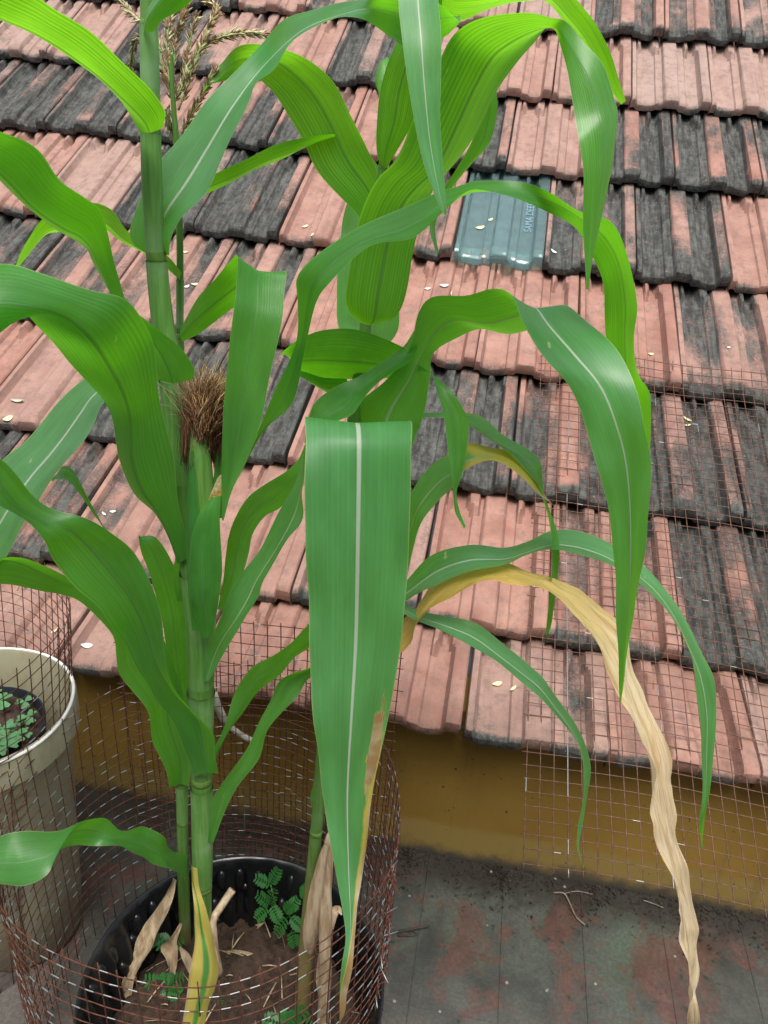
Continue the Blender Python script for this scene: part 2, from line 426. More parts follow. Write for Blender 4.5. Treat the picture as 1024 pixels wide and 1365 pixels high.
# ------------------------------------------------------------------ wire mesh
M_RUST = simple('rusty_wire', (.10, .036, .021), .7, .45, 160)
M_RUST2 = simple('rusty_wire_pale', (.12, .058, .038), .7, .45, 160)
M_ZINC_GLINT = simple('zinc_glint_wire', (.34, .355, .355), .38, .1, 60, spec=.6, metal=.7)  # pale metal for the dashes, glints on the woven wire painted in
CELL = .019
def wire_run(mb, pts, rad, zinc_glint, rng):
    # pts at every half cell; galvanised dashes, which also paint in glints of the woven wire
    mis = []; on = rng.random() < zinc_glint; k = 0
    ph = rng.randrange(2)
    for i in range(len(pts)-1):
        if on: mis.append(1 if (i+ph) % 2 == 0 and rng.random() < .55 else 0)
        else: mis.append(1 if rng.random() < .008 else 0)
    mb.tube(pts, rad, 4, 0, True, mis)
def cage(name, label, cxy, rad, ztop, lean=(0, 0), flare=0.0, seam=0.0, zinc_glint=.6, seed=1, squash=1.0):
    rng = random.Random(seed); n = round(2*math.pi*rad/CELL); base = Vector((cxy[0], cxy[1], 0))
    root = empty(name, base, label, 'wire cage', 'rusty mesh cages round the pots')
    def pt(th, z, dr=0):
        t = 1-z/ztop; rr = rad*(1-flare*t)+dr + .004*math.sin(th*3+seed)+.002*math.sin(th*7+z*9)
        return Vector((cxy[0]+lean[0]*t+rr*math.cos(th), cxy[1]+lean[1]*t+rr*squash*math.sin(th), z+.003*math.sin(th*4+seed)))
    v = MB(); h = MB(); nz = int(ztop/CELL)
    for i in range(n):
        th = seam + 2*math.pi*i/n
        pts = [pt(th+.0012*math.sin(k*1.3+i), k*CELL*2) for k in range(nz//2+1)]
        pts.append(pt(th, ztop+rng.uniform(.004, .010)))
        v.tube(pts, .00074, 4)
    for k in range(nz+1):
        z = ztop - k*CELL; zj = rng.uniform(-.0015, .0015)
        if z < .003: break
        pts = [pt(seam+2*math.pi*i/(2*n), z+zj, .0002 if (i//2+k) % 2 else -.0002) for i in range(2*n+1)]
        t0 = (pts[0]-pts[2]).normalized(); o0 = (pts[0]-Vector((cxy[0], cxy[1], pts[0].z))).normalized()
        pts = [pts[0]+t0*.014+o0*rng.uniform(.004, .016)] + pts
        t1 = (pts[-1]-pts[-3]).normalized(); pts.append(pts[-1]+t1*.012+o0*rng.uniform(.002, .012))
        wire_run(h, pts, .00072, zinc_glint, rng)
    v.build('upright_wire', M_RUST, root); h.build('ring_wire', [M_RUST, M_ZINC_GLINT], root)
    return root
cc = P(276, 1055, .62)
CAGE_C = (cc.x, -.893+.62)
cage('wire_cage', 'rusty cylindrical wire mesh cage standing round the black maize pot', CAGE_C, .226, cc.z, seam=R_(-14), zinc_glint=.82, seed=3)
lc = P(-121, 830, .685)
cage('wire_cage', 'rusty wire mesh cage round the cream bucket at the left edge', (lc.x, -.893+.685), .18, lc.z, lean=(-.055, .0), seam=R_(150), zinc_glint=.22, seed=8)
def panel(name, label, grid, nu, nv, mat, zinc_glint, seed, group=None):
    """grid(i, j) -> point at column i, row j (cells)"""
    rng = random.Random(seed); root = empty(name, grid(0, nv), label, 'wire mesh', group)
    v = MB(); h = MB()
    for i in range(nu+1):
        pts = [grid(i, j) for j in range(nv+1)]
        pts = [pts[0]+(pts[0]-pts[1])*rng.uniform(.1, .5)] + pts + [pts[-1]+(pts[-1]-pts[-2])*rng.uniform(.1, .6)]
        mis = [1 if (rng.random() < .008 or (i in (3, 10) and rng.random() < .5)) else 0 for _ in pts]
        v.tube(pts, .0008, 4, 0, True, mis)
    for j in range(nv+1):
        pts = [grid(i/2, j) for i in range(2*nu+1)]
        pts = [pts[0]+(pts[0]-pts[1])*rng.uniform(.2, .9)] + pts + [pts[-1]+(pts[-1]-pts[-2])*rng.uniform(.2, .9)]
        wire_run(h, pts, .0008, zinc_glint, rng)
    v.build('upright_wire', [mat, M_ZINC_GLINT], root); h.build('cross_wire', [mat, M_ZINC_GLINT], root)
    return root
# flat piece standing behind the cage
b0 = P(150, 800, .868); b1 = P(546, 862, .868)
pu = (b1-b0); pu.z *= .35; nu_ = int(pu.length/CELL); pu.normalize()
def g_back(i, j): return b0 + pu*(i*CELL) - Vector((0, 0, 1))*(j*CELL) + Vector((0, .004*math.sin(i*.5)+.002*math.sin(j*.7), 0))
panel('mesh_panel', 'flat rusty wire mesh piece leaning between the cage and the eave', g_back, nu_, 25, M_RUST, .12, 5)
# piece lying on the roof and hanging over the eave
def roof_curve(s, lift):                       # s metres up from the eave
    if s <= 0:
        d = Vector((SR[1], HR[1])).normalized(); p = d*s
        return p.x, p.y+lift
    for r in range(9):
        a = Vector((SR[r], HR[r]))*W; b = Vector((SR[r+1], HR[r+1]))*W; L = (b-a).length
        if s <= L: p = a+(b-a)*(s/L); return p.x, p.y+lift
        s -= L
    return b.x, b.y+lift
def surf(x, s, lift): u_, n_ = roof_curve(s, lift); return pf((x, n_, u_))
def find(px, py, lift):                        # invert surf for a pixel
    x, s = 0.0, .3
    for _ in range(60):
        q = project(surf(x, s, lift)); ex, ey = px-q[0], py-q[1]
        e = 1e-3; qx = project(surf(x+e, s, lift)); qs = project(surf(x, s+e, lift))
        a, b_, c_, d_ = (qx[0]-q[0])/e, (qs[0]-q[0])/e, (qx[1]-q[1])/e, (qs[1]-q[1])/e
        det = a*d_-b_*c_; x += .7*(ex*d_-b_*ey)/det; s += .7*(a*ey-c_*ex)/det
        s = max(-.4, min(1.9, s))
    return x, s
LIFT = .030
xt, st_ = find(722, 470, LIFT); xb, sb = find(699, 1150, LIFT)
nv_ = int((st_-sb)/CELL)
def g_roof(i, j):
    f = j/nv_; s = st_ + (sb-st_)*f; x = xt + (xb-xt)*f + i*CELL
    lift = LIFT + .004*math.sin(i*.33+j*.11) + .012*max(0, 1-j/5)**2 + .004*math.sin(j*.21)
    return surf(x, s + .004*math.sin(i*.2), lift)
panel('mesh_panel', 'sheet of rusty wire mesh spread on the right of the roof over the eave', g_roof, 26, nv_, M_RUST2, .02, 11)

# ------------------------------------------------------------------ pots and bucket
def mat_black():
    n = N('black_plastic'); o = n.tex('Object')
    f = n.noise(o, 20, 5); n.col(n.mix(n.ramp(f, .45, .75), (.006, .007, .009), (.022, .022, .022)))
    n.set(Roughness=n.ramp(n.noise(o, 9, 3), .3, .7, .20, .38)); n.bump(f, .1, .002); return n.m
M_BLACK = mat_black()
def mat_soil():
    n = N('potting_soil'); o = n.tex('Object'); f = n.noise(o, 90, 6, .7)
    c = n.mix(n.ramp(f, .3, .7), (.018, .011, .007), (.075, .043, .026))
    c = n.mix(n.ramp(n.noise(o, 25, 3), .55, .7), c, (.06, .028, .016)); n.col(c); n.set(Roughness=.95); n.bump(f, .8, .006); return n.m
M_SOIL = mat_soil()
PZ = .205; PRAD = .178
pc = G(312, 1312, PZ); POT = (pc.x, pc.y)
pot = empty('plant_pot', (POT[0], POT[1], 0), 'large black ribbed plastic pot holding the maize, inside the wire cage', 'pot')
NR = 34
def ribs(j, a): return (.0035*math.cos(NR*a) if j in (4, 5, 6, 9, 10, 11) else 0)
prof = [(.02,.002),(.150,.002),(.154,.006),(.156,.03),(.160,.05),(.166,.10),(.172,.17),(.178,PZ-.008),(.180,PZ),(.1755,PZ),(.174,PZ-.012),(.168,.15),(.160,.07),(.157,.03)]
prof = [(.02,.002),(.150,.002),(.154,.006),(.157,.03),(.161,.06),(.167,.11),(.173,.17),(.1785,PZ-.010),(.1795,PZ),(.1770,PZ+.0005),(.1735,PZ-.012),(.1690,.165),(.1640,.115),(.158,.07),(.153,.04)]
def ribs(j, a): return ((.0078 if j != 13 else .003)*math.cos(NR*a) if j in (4, 5, 6, 11, 12, 13) else 0)
mb = lathe(prof, 200, ribs, (POT[0], POT[1], 0)); mb.build('shell', M_BLACK, pot)
for k in range(26):                            # moulded knobs outside and in
    a = 2*math.pi*(k+.5)/26; zz = .15 if k % 2 else .09
    r0 = .171 if k % 2 else .166
    mb = MB(); c0 = Vector((POT[0]+r0*math.cos(a), POT[1]+r0*math.sin(a), zz)); d0 = Vector((math.cos(a), math.sin(a), .2))
    mb.tube([c0-d0*.004, c0+d0*.006, c0+d0*.010, c0+d0*.0125], [.0075, .007, .005, .0015], 8)
    mb.build('knob', M_BLACK, pot)
def disc(cxy, rad, z, amp, rng, name, mat, parent, n=56, rings=14):
    vs = [(cxy[0], cxy[1], z)]; fs = []
    for j in range(1, rings+1):
        for k in range(n):
            a = 2*math.pi*k/n; rr = rad*j/rings
            vs.append((cxy[0]+rr*math.cos(a), cxy[1]+rr*math.sin(a), z + (rng.gauss(0, amp) if j < rings else 0) + amp*2*math.sin(a*3+j)))
    for k in range(n): fs.append((0, 1+k, 1+(k+1) % n))
    for j in range(rings-1):
        for k in range(n): fs.append((1+j*n+k, 1+(j+1)*n+k, 1+(j+1)*n+(k+1) % n, 1+j*n+(k+1) % n))
    mb = MB(); mb.add(vs, fs); return mb.build(name, mat, parent)
mb = MB()
for row, (z0, z1, k0) in enumerate(((.150, .186, 0), (.108, .138, .5))):
    for k in range(44):
        a_ = 2*math.pi*(k+k0)/44; r0 = .1745-(PZ-z1)*.115; r1 = .1745-(PZ-z0)*.115
        d_ = Vector((math.cos(a_), math.sin(a_), 0)); c_ = Vector((POT[0], POT[1], 0))
        pp_ = [c_+d_*(r1+(r0-r1)*t+.002)+Vector((0, 0, z0+(z1-z0)*t)) for t in (0, .08, .25, .5, .75, .92, 1)]
        mb.tube(pp_, [.001, .0045, .0072, .0082, .0075, .0045, .001], 8)
mb.build('rib_ring', M_BLACK, pot)
SZ = .085; rs = random.Random(3)
soil = disc(POT, .166, SZ, .003, rs, 'soil', M_SOIL, pot)
mb = MB()                                      # crumbs
for k in range(500):
    a = rs.uniform(0, 6.28); rr = .158*math.sqrt(rs.random()); s_ = rs.uniform(.0015, .005)
    c0 = Vector((POT[0]+rr*math.cos(a), POT[1]+rr*math.sin(a), SZ+.003))
    vs = [c0+Vector((rs.uniform(-1,1), rs.uniform(-1,1), rs.uniform(-.3,1)))*s_ for _ in range(4)]
    mb.add(vs, [(0,1,2),(0,2,3),(0,3,1),(1,3,2)])
tag(mb.build('soil_crumb', M_SOIL, soil, smooth=False), kind='stuff')

M_CREAM = N('cream_plastic'); _o = M_CREAM.tex('Object')
M_CREAM.col(M_CREAM.mix(M_CREAM.ramp(M_CREAM.noise(M_CREAM.vmap(_o, (1,1,.35)), 16, 6, .7), .42, .72), (.34, .32, .22), (.19, .16, .09)))
M_CREAM.set(Roughness=.42); M_CREAM = M_CREAM.m
bc = P(-30, 940, .685); BZ = bc.z; BK = (bc.x, -.893+.685)
bucket = empty('bucket', (BK[0], BK[1], 0), 'cream plastic bucket at the left edge with a small black pot inside', 'bucket')
pr = [(.01,.003),(.078,.003),(.082,.008),(.088,BZ*.28),(.096,BZ*.55),(.106,BZ*.84),(.111,BZ-.05),(.1115,BZ-.045),(.1165,BZ-.044),(.1165,BZ-.004),(.1150,BZ),(.1115,BZ+.001),(.1095,BZ-.004),(.104,BZ*.85),(.094,BZ*.55),(.084,.06),(.01,.055)]
lathe(pr, 72, lambda j, a: (.0012*math.sin(3*a)+.0006*math.sin(11*a)) if j > 6 else 0, (BK[0], BK[1], 0)).build('shell', M_CREAM, bucket, sharp=R_(50))
mb = MB(); mb.tube([Vector((BK[0]+.1145*math.cos(a), BK[1]+.1145*math.sin(a), BZ+.0008+.002*math.sin(3*a))) for a in [2*math.pi*k/72 for k in range(73)]], .0022, 8)
mb.build('rim_bead', simple('white_rim', (.75, .75, .70), .45, .1), bucket)
ip = P(-24, 968, .665); IP = (ip.x, ip.y); IZ = ip.z
inner = empty('nursery_pot', (IP[0], IP[1], IZ-.16), 'small black nursery pot with clover sitting in the cream bucket', 'pot')
pr = [(.01,-.16),(.055,-.16),(.066,-.02),(.073,-.018),(.0745,0),(.072,.0015),(.069,-.006),(.060,-.06)]
lathe(pr, 60, None, (IP[0], IP[1], IZ)).build('shell', simple('dark_blue_plastic', (.016, .02, .03), .4, .3), inner, sharp=R_(50))
disc(IP, .068, IZ-.010, .002, rs, 'soil', M_SOIL, inner, 40, 8)
M_CLOV = simple('clover_green', (.075, .20, .075), .5, .3, 60)
def clover(loc, size, rz, label, tiltx):
    mb = MB(); rng = random.Random(int(loc[0]*1e5) ^ int(loc[1]*9e4))
    top = Vector((0, 0, size*1.1))
    mb.tube([Vector((0, 0, -.004)), Vector((.1*size, 0, size*.6)), top], .0007, 5)
    for k in range(3):
        a = rz+2*math.pi*k/3; d = Vector((math.cos(a), math.sin(a), 0)); s_ = Vector((-d.y, d.x, 0)); z = Vector((0, 0, 1))
        pts = [top, top+d*.35*size+s_*.30*size+z*.05*size, top+d*.85*size+s_*.50*size-z*.02*size, top+d*1.02*size+s_*.26*size-z*.06*size, top+d*.86*size-z*.05*size,
               top+d*1.02*size-s_*.26*size-z*.06*size, top+d*.85*size-s_*.50*size-z*.02*size, top+d*.35*size-s_*.30*size+z*.05*size, top+d*.45*size-z*.07*size]
        mb.add(pts, [(0,1,8),(1,2,8),(2,3,8),(3,4,8),(4,5,8),(5,6,8),(6,7,8),(7,0,8)])
    o = mb.build('clover_sprout', M_CLOV); o.location = loc; o.rotation_euler = (tiltx, 0, 0)
    return tag(o, label, 'clover', 'clover sprouts in the nursery pot')
rc = random.Random(12)
for k in range(30):
    a = rc.uniform(0, 6.28); rr = .060*math.sqrt(rc.random())
    if k < 14: a = rc.uniform(-1.2, 1.2)
    clover((IP[0]+rr*math.cos(a), IP[1]+rr*math.sin(a), IZ-.009), rc.uniform(.009, .016), rc.uniform(0, 6.28),
           'tiny three-lobed clover sprout growing in the nursery pot in the bucket', rc.uniform(-.2, .2))

# ------------------------------------------------------------------ plant materials
def mat_leaf(name, top=(.074, .255, .060), trans=(.23, .76, .010), mode=None, rib=(.13, .34, .11), vs=.45, bs=.16, coat=.12):
    n = N(name); u, v = n.uv(); o = n.tex('Object'); r, c = n.rnd()
    def uvn(fu, fv, detail=2):
        vv = n.new('ShaderNodeCombineXYZ'); n.link(n.math('MULTIPLY', u, fu), vv.inputs[0]); n.link(n.math('MULTIPLY', v, fv), vv.inputs[1])
        n.link(n.math('MULTIPLY', r, 50), vv.inputs[2]); return n.noise(vv.outputs[0], 1.0, detail, .6)
    vein = uvn(58, 1.6); fib = uvn(150, 3.0); patch = uvn(3.2, 7.0, 4)
    wv = n.math('SINE', n.math('MULTIPLY', u, 128)); stripe = n.math('MULTIPLY_ADD', wv, .5, .5)
    big = n.noise(n.offs(o), 9, 4)
    a = tuple(x*.78 for x in top); b = tuple(x*1.16 for x in top)
    base = n.mix(n.ramp(n.math('ADD', n.math('MULTIPLY', patch, .62), n.math('ADD', n.math('MULTIPLY', vein, .24), n.math('MULTIPLY', fib, .16))), .34, .68), a, b)
    base = n.mix(n.ramp(big, .55, .8, 0, .35), base, tuple((x*1.25 if i != 2 else x*.45) for i, x in enumerate(top)))
    tr = n.mix(n.math('MULTIPLY', n.math('ADD', stripe, n.ramp(vein, .35, .65)), .5), tuple(x*(1-.48*vs) for x in trans), tuple(min(1, x*(1+.18*vs)) for x in trans))
    tr = n.mix(n.ramp(patch, .3, .7, .35, 0), tr, tuple(x*.6 for x in trans))
    du = n.math('ABSOLUTE', n.math('SUBTRACT', u, .5))
    ribm = n.ramp(du, n.math('MULTIPLY_ADD', v, -.012, .030), n.math('MULTIPLY_ADD', v, -.010, .017))
    base = n.mix(n.math('MULTIPLY', ribm, .85), base, rib)
    tr = n.mix(n.math('MULTIPLY', ribm, .7), tr, (.10, .20, .03))
    edge = n.ramp(du, .486, .497)
    base = n.mix(n.math('MULTIPLY', edge, .7), base, (.40, .46, .20))
    sc = n.math('MULTIPLY', n.ramp(n.noise(n.vmap(n.offs(o), (1, 1, .3)), 70, 2), .745, .765), .7)
    base = n.mix(sc, base, (.50, .56, .34))
    if mode:
        yel, brn = (.55, .46, .10), (.42, .26, .11)
        nz = n.noise(n.offs(o), 28, 5)
        if mode == 'tip':                      # withered towards the tip, one margin first
            k = n.math('ADD', n.math('MULTIPLY', v, 1.0), n.math('MULTIPLY', n.math('MULTIPLY_ADD', u, 1.0, -.5), .90))
            k = n.math('ADD', k, n.math('MULTIPLY_ADD', nz, .22, -.11))
            k = n.math('ADD', k, n.ramp(v, .84, 1.0, 0, .6)); pd = n.math('ADD', n.math('POWER', n.math('DIVIDE', n.math('SUBTRACT', u, .88), .11), 2.0), n.math('POWER', n.math('DIVIDE', n.math('SUBTRACT', v, .655), .075), 2.0)); k = n.math('ADD', k, n.ramp(n.math('MULTIPLY_ADD', n.math('ADD', nz, n.math('MULTIPLY', vein, .6)), 3.2, n.math('SUBTRACT', pd, 2.3)), 1.1, .2, 0, .5)); m1 = n.ramp(k, 1.06, 1.13); m2 = n.ramp(k, 1.14, 1.22)
        elif mode == 'yellowing':
            k = n.math('ADD', v, n.math('MULTIPLY', du, .2)); k = n.math('ADD', k, n.math('MULTIPLY_ADD', nz, .3, -.15))
            m1 = n.ramp(k, .72, .80); m2 = n.ramp(k, .92, 1.08)
        elif mode == 'yellow':
            k = n.math('ADD', n.math('MULTIPLY', n.math('ABSOLUTE', n.math('SUBTRACT', u, .36)), 3.4), n.math('MULTIPLY_ADD', nz, .4, -.2))
            m1 = n.ramp(k, .10, .42); m2 = n.math('MULTIPLY', n.ramp(n.math('ADD', du, n.math('MULTIPLY', nz, .1)), .46, .54), .8)
        elif mode == 'margin':
            k = n.math('ADD', n.math('ADD', du, n.math('MULTIPLY_ADD', nz, .2, -.1)), n.math('MULTIPLY', v, .12))
            m1 = n.ramp(k, .56, .62); m2 = n.ramp(k, .63, .69)
        base = n.mix(m1, base, yel); tr = n.mix(m1, tr, (.58, .50, .07))
        base = n.mix(n.math('MULTIPLY', m2, .9), base, n.mix(n.ramp(nz, .4, .6), brn, (.60, .50, .36))); tr = n.mix(m2, tr, (.2, .12, .04))
    n.col(base); n.set(Roughness=n.ramp(big, .3, .7, .33, .46)); n.b.inputs['Specular IOR Level'].default_value = .62
    bp = n.bump(n.math('ADD', n.math('MULTIPLY', ribm, 1.2), n.math('ADD', n.math('MULTIPLY', stripe, .25), n.math('ADD', vein, n.math('MULTIPLY', patch, 2.5)))), bs, .0008)
    n.b.inputs['Coat Weight'].default_value = coat; n.b.inputs['Coat Roughness'].default_value = .38
    ts = n.new('ShaderNodeBsdfTranslucent'); n.link(tr, ts.inputs['Color']); n.link(bp, ts.inputs['Normal'])
    mx = n.new('ShaderNodeMixShader'); mx.inputs[0].default_value = .50
    n.link(n.b.outputs[0], mx.inputs[1]); n.link(ts.outputs[0], mx.inputs[2]); n.link(mx.outputs[0], n.out.inputs[0])
    return n.m
M_LEAF = mat_leaf('maize_leaf'); M_LEAFY = mat_leaf('maize_leaf_young', (.085, .28, .05), (.32, .92, .014), vs=1.0)
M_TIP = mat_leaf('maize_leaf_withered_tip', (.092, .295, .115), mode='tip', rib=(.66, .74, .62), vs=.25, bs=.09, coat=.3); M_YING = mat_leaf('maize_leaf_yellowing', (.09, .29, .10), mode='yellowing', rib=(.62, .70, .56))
M_YEL = mat_leaf('maize_leaf_yellow', mode='yellow', rib=(.6, .6, .3)); M_MARG = mat_leaf('maize_leaf_scorched', mode='margin')
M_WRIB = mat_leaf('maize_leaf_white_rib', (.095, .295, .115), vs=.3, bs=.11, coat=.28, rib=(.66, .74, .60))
def mat_dry():
    n = N('dry_leaf'); u, v = n.uv(); o = n.tex('Object')
    vv = n.new('ShaderNodeCombineXYZ'); n.link(n.math('MULTIPLY', u, 9), vv.inputs[0]); n.link(n.math('MULTIPLY', v, 9), vv.inputs[1])
    f = n.noise(vv.outputs[0], 1.0, 5, .6, .3)
    c = n.mix(n.ramp(f, .46, .74), (.86, .70, .44), (.54, .33, .13))
    c = n.mix(n.ramp(f, .34, .46), (.93, .85, .66), c)
    c = n.mix(n.ramp(n.noise(n.offs(o), 30, 5, .7), .62, .78, 0, .6), c, (.40, .23, .10))
    yl = n.ramp(n.math('ADD', v, n.math('MULTIPLY_ADD', f, .22, -.11)), .46, .18)
    c = n.mix(n.math('MULTIPLY', yl, .85), c, (.68, .43, .055))
    n.col(c); n.set(Roughness=.62); n.b.inputs['Specular IOR Level'].default_value = .3
    bp = n.bump(f, .9, .004)
    ts = n.new('ShaderNodeBsdfTranslucent'); n.link(n.mix(.4, c, (.8, .62, .36)), ts.inputs['Color'])
    mx = n.new('ShaderNodeMixShader'); mx.inputs[0].default_value = .4
    n.link(n.b.outputs[0], mx.inputs[1]); n.link(ts.outputs[0], mx.inputs[2]); n.link(mx.outputs[0], n.out.inputs[0]); return n.m
M_DRY = mat_dry()
def mat_straw():
    n = N('dead_straw'); u, v = n.uv(); o = n.tex('Object'); f = n.noise(n.vmap(o, (1, 1, .12)), 150, 4)
    n.col(n.mix(n.ramp(f, .3, .7), (.30, .20, .11), (.56, .45, .31))); n.set(Roughness=.75); n.bump(f, .5, .002); return n.m
M_STRAW = mat_straw()
def mat_stem(name='maize_stem', hi=.26, lo=.12, dead=(.20, .105, .05)):
    n = N(name); o = n.tex('Object'); f = n.noise(n.vmap(o, (1, 1, .06)), 260, 3); g = n.noise(o, 12, 4)
    c = n.mix(n.ramp(f, .35, .65), (.075, .20, .030), (.125, .265, .055)); c = n.mix(n.ramp(g, .5, .75), c, (.15, .29, .10))
    sp = n.new('ShaderNodeSeparateXYZ'); n.link(n.new('ShaderNodeNewGeometry').outputs['Position'], sp.inputs[0])
    low = n.ramp(n.math('ADD', sp.outputs[2], n.math('MULTIPLY', g, .10)), hi, lo); c = n.mix(n.math('MULTIPLY', low, .8), c, dead)
    n.col(c); n.set(Roughness=.45); n.b.inputs['Subsurface Weight'].default_value = .0; n.bump(f, .15, .001); return n.m
M_STEM = mat_stem(); M_STEMC = mat_stem('maize_stem_drying', .50, .28, (.27, .19, .085))
def mat_sheath():
    n = N('leaf_sheath'); o = n.tex('Object'); f = n.noise(n.vmap(o, (1, 1, .05)), 330, 3); g = n.noise(o, 16, 4)
    c = n.mix(n.ramp(f, .35, .65), (.105, .265, .050), (.165, .335, .095)); c = n.mix(n.ramp(g, .5, .72), c, (.21, .36, .17))
    n.col(c); n.set(Roughness=.5); n.bump(f, .2, .001); return n.m
M_SHEATH = mat_sheath()
M_NODE = simple('stem_node', (.11, .21, .045), .5, .3, 90)

# ------------------------------------------------------------------ leaf builder
def leaf(parent, st, yd, tilt=(0,), mat=None, fold=.10, top=(.5, 1), ripple=.0015, crump=0.0, name='leaf', seed=None, nu=10, sub=6):
    """st: stations (ax,ay,bx,by) along the two margins seen in the picture, last may be (x,y) tip.
       yd: depth keys from base to tip, tilt: keys of depth(b)-depth(a)"""
    rng = random.Random(seed if seed is not None else len(st)*31+int(st[0][0]*7+st[-1][0]))
    n = len(st)
    def key(ks, t):
        if len(ks) == 1: return ks[0]
        x = t*(len(ks)-1); i = min(int(x), len(ks)-2); f = x-i; f = f*f*(3-2*f)*.5+f*.5
        return ks[i]*(1-f)+ks[i+1]*f
    A = []; B = []
    for i, s_ in enumerate(st):
        if len(s_) == 2: s_ = (s_[0]-.6, s_[1], s_[0]+.6, s_[1])
        t = i/(n-1); d = key(yd, t); tl = key(tilt, t)
        A.append(P(s_[0], s_[1], d-tl/2)); B.append(P(s_[2], s_[3], d+tl/2))
    rows = []; m_ = (n-1)*sub
    for k in range(m_+1): rows.append((catmull(A, k/sub), catmull(B, k/sub)))
    mids = [(a+b)*.5 for a, b in rows]
    L = [0]
    for i in range(1, len(mids)): L.append(L[-1]+(mids[i]-mids[i-1]).length)
    T = []; nr = []
    for i in range(len(mids)):
        t = (mids[min(i+1, m_)]-mids[max(i-1, 0)]); T.append(t)
        v = (rows[i][1]-rows[i][0]).cross(t); nr.append(v.normalized() if v.length > 1e-12 else Vector((0, 0, 0)))
    # average the normals a little so folds do not kink
    nr2 = []
    for i in range(len(nr)):
        v = Vector((0, 0, 0))
        for k in range(-3, 4):
            if 0 <= i+k <= m_: v += nr[i+k]
        nr2.append(v.normalized() if v.length > 1e-9 else nr[i])
    ri = int(top[0]*m_); sg = 1.0 if nr2[ri].dot(mids[ri]-CAM) > 0 else -1.0
    sg *= top[1]
    ph = [rng.uniform(0, 6.28) for _ in range(4)]
    vs = []; uvs = []; fs = []
    for i, (a, b) in enumerate(rows):
        w_ = (b-a).length; vn = L[i]/L[-1]
        for k in range(nu+1):
            u = k/nu; e = abs(2*u-1)
            p = a.lerp(b, u) + nr2[i]*sg*fold*w_*(1-e**1.25)
            rp = ripple*e**2*(math.sin(L[i]*42+ph[0]+(0 if u < .5 else 1.7))+.5*math.sin(L[i]*97+ph[1]+(0 if u < .5 else 2.6)))*min(1, w_/.03)
            p = p + nr2[i]*rp
            if crump: p = p + nr2[i]*crump*(noise.noise(Vector((u*3.5, L[i]*38, ph[2])))+.6*noise.noise(Vector((u*8, L[i]*75, ph[3]))))
            vs.append(p); uvs.append((u, vn))
    for i in range(m_):
        for k in range(nu):
            q = i*(nu+1)+k; fs.append((q, q+1, q+nu+2, q+nu+1))
    mb = MB(); mb.add(vs, fs, 0, uvs)
    return mb.build(name, mat or M_LEAF, parent)
def stem(parent, st, yd, nodes, mat, name='stem', n=16, sheaths=()):
    pts = []; rad = []
    for i, (x, y, hw) in enumerate(st):
        t = i/(len(st)-1); d = yd[0]+(yd[-1]-yd[0])*t
        if len(yd) > 2:
            q = t*(len(yd)-1); j = min(int(q), len(yd)-2); d = yd[j]+(yd[j+1]-yd[j])*(q-j)
        p = P(x, y, d); pts.append(p); rad.append(hw/F*(p-CAM).dot(FWD))
    pp = smooth_path(pts, 8); rr = [catmull([Vector((r, 0, 0)) for r in rad], i/8).x for i in range((len(rad)-1)*8+1)]
    mb = MB(); mb.tube(pp, rr, n); o = mb.build(name, mat, parent)
    for (y, h, g) in nodes:                    # y pixel of each joint
        j = min(range(len(pp)), key=lambda i: abs(project(pp[i])[1]-y))
        j0 = max(0, j-1); j1 = min(len(pp)-1, j+1); d = (pp[j1]-pp[j0]).normalized(); r0 = rr[j]
        nb = MB(); nb.tube([pp[j]-d*h, pp[j]-d*h*.5, pp[j], pp[j]+d*h*.5, pp[j]+d*h], [r0*.99, r0*(1+g*.25), r0*(1+g*.45), r0*(1+g*.2), r0*.99], n)
        nb.build('joint', M_NODE, o)
    for (ya, yb) in sheaths:                   # leaf sheaths telescoped over one another: ya lower end, yb collar
        ja = min(range(len(pp)), key=lambda i: abs(project(pp[i])[1]-ya)); jb = min(range(len(pp)), key=lambda i: abs(project(pp[i])[1]-yb))
        if jb <= ja+1: continue
        q = pp[ja:jb+1]; k = len(q)-1; sb_ = MB()
        rs_ = [rr[ja+i]*(1.015+.10*(i/k)**1.5) for i in range(k+1)]
        sb_.tube(q+[q[-1]+(q[-1]-q[-2]).normalized()*.002], rs_+[rs_[-1]*1.03], n, 0, False)
        sb_.build('sheath', M_SHEATH, o)
    return pp, rr
YS = .60
# ============================ plant A (front left, with the cob)
pa = empty('maize_plant', P(271, 1245, .60), 'tallest maize plant at the left with a silky cob on its thick stem', 'maize', 'maize plants in the black pot')
stem(pa, [(271,1262,11),(270,1200,12),(270,1150,13),(269,1050,13.5),(268,950,16),(268,850,19),(264,790,19),(253,720,17),(243,650,15.5),(236,580,15.5),(228,500,15),(217,430,14),
          (208,340,12.5),(203,250,13),(201,172,12),(200,100,12),(197,0,10),(194,-80,9)], [.60, .60, .60, .60],
     [(1180,.004,.10),(1040,.006,.10),(925,.005,.05),(505,.004,.06),(342,.005,.12),(174,.006,.16),(38,.005,.15)], M_STEM, sheaths=[(1175,1045),(1030,930),(915,765),(640,512),(498,347),(335,178),(166,44)])
leaf(pa, [(188,176,216,172),(178,160,217,150),(160,137,195,115),(129,102,158,74),(78,64,117,37),(39,39,78,12),(0,20,40,-8),(-50,5,-30,-30),(-110,5,-105,-15),(-170,30)],
     (.585,.57,.52,.48,.46), (-.005,-.05,-.05,-.04), M_LEAFY, .14, (.4, -1))
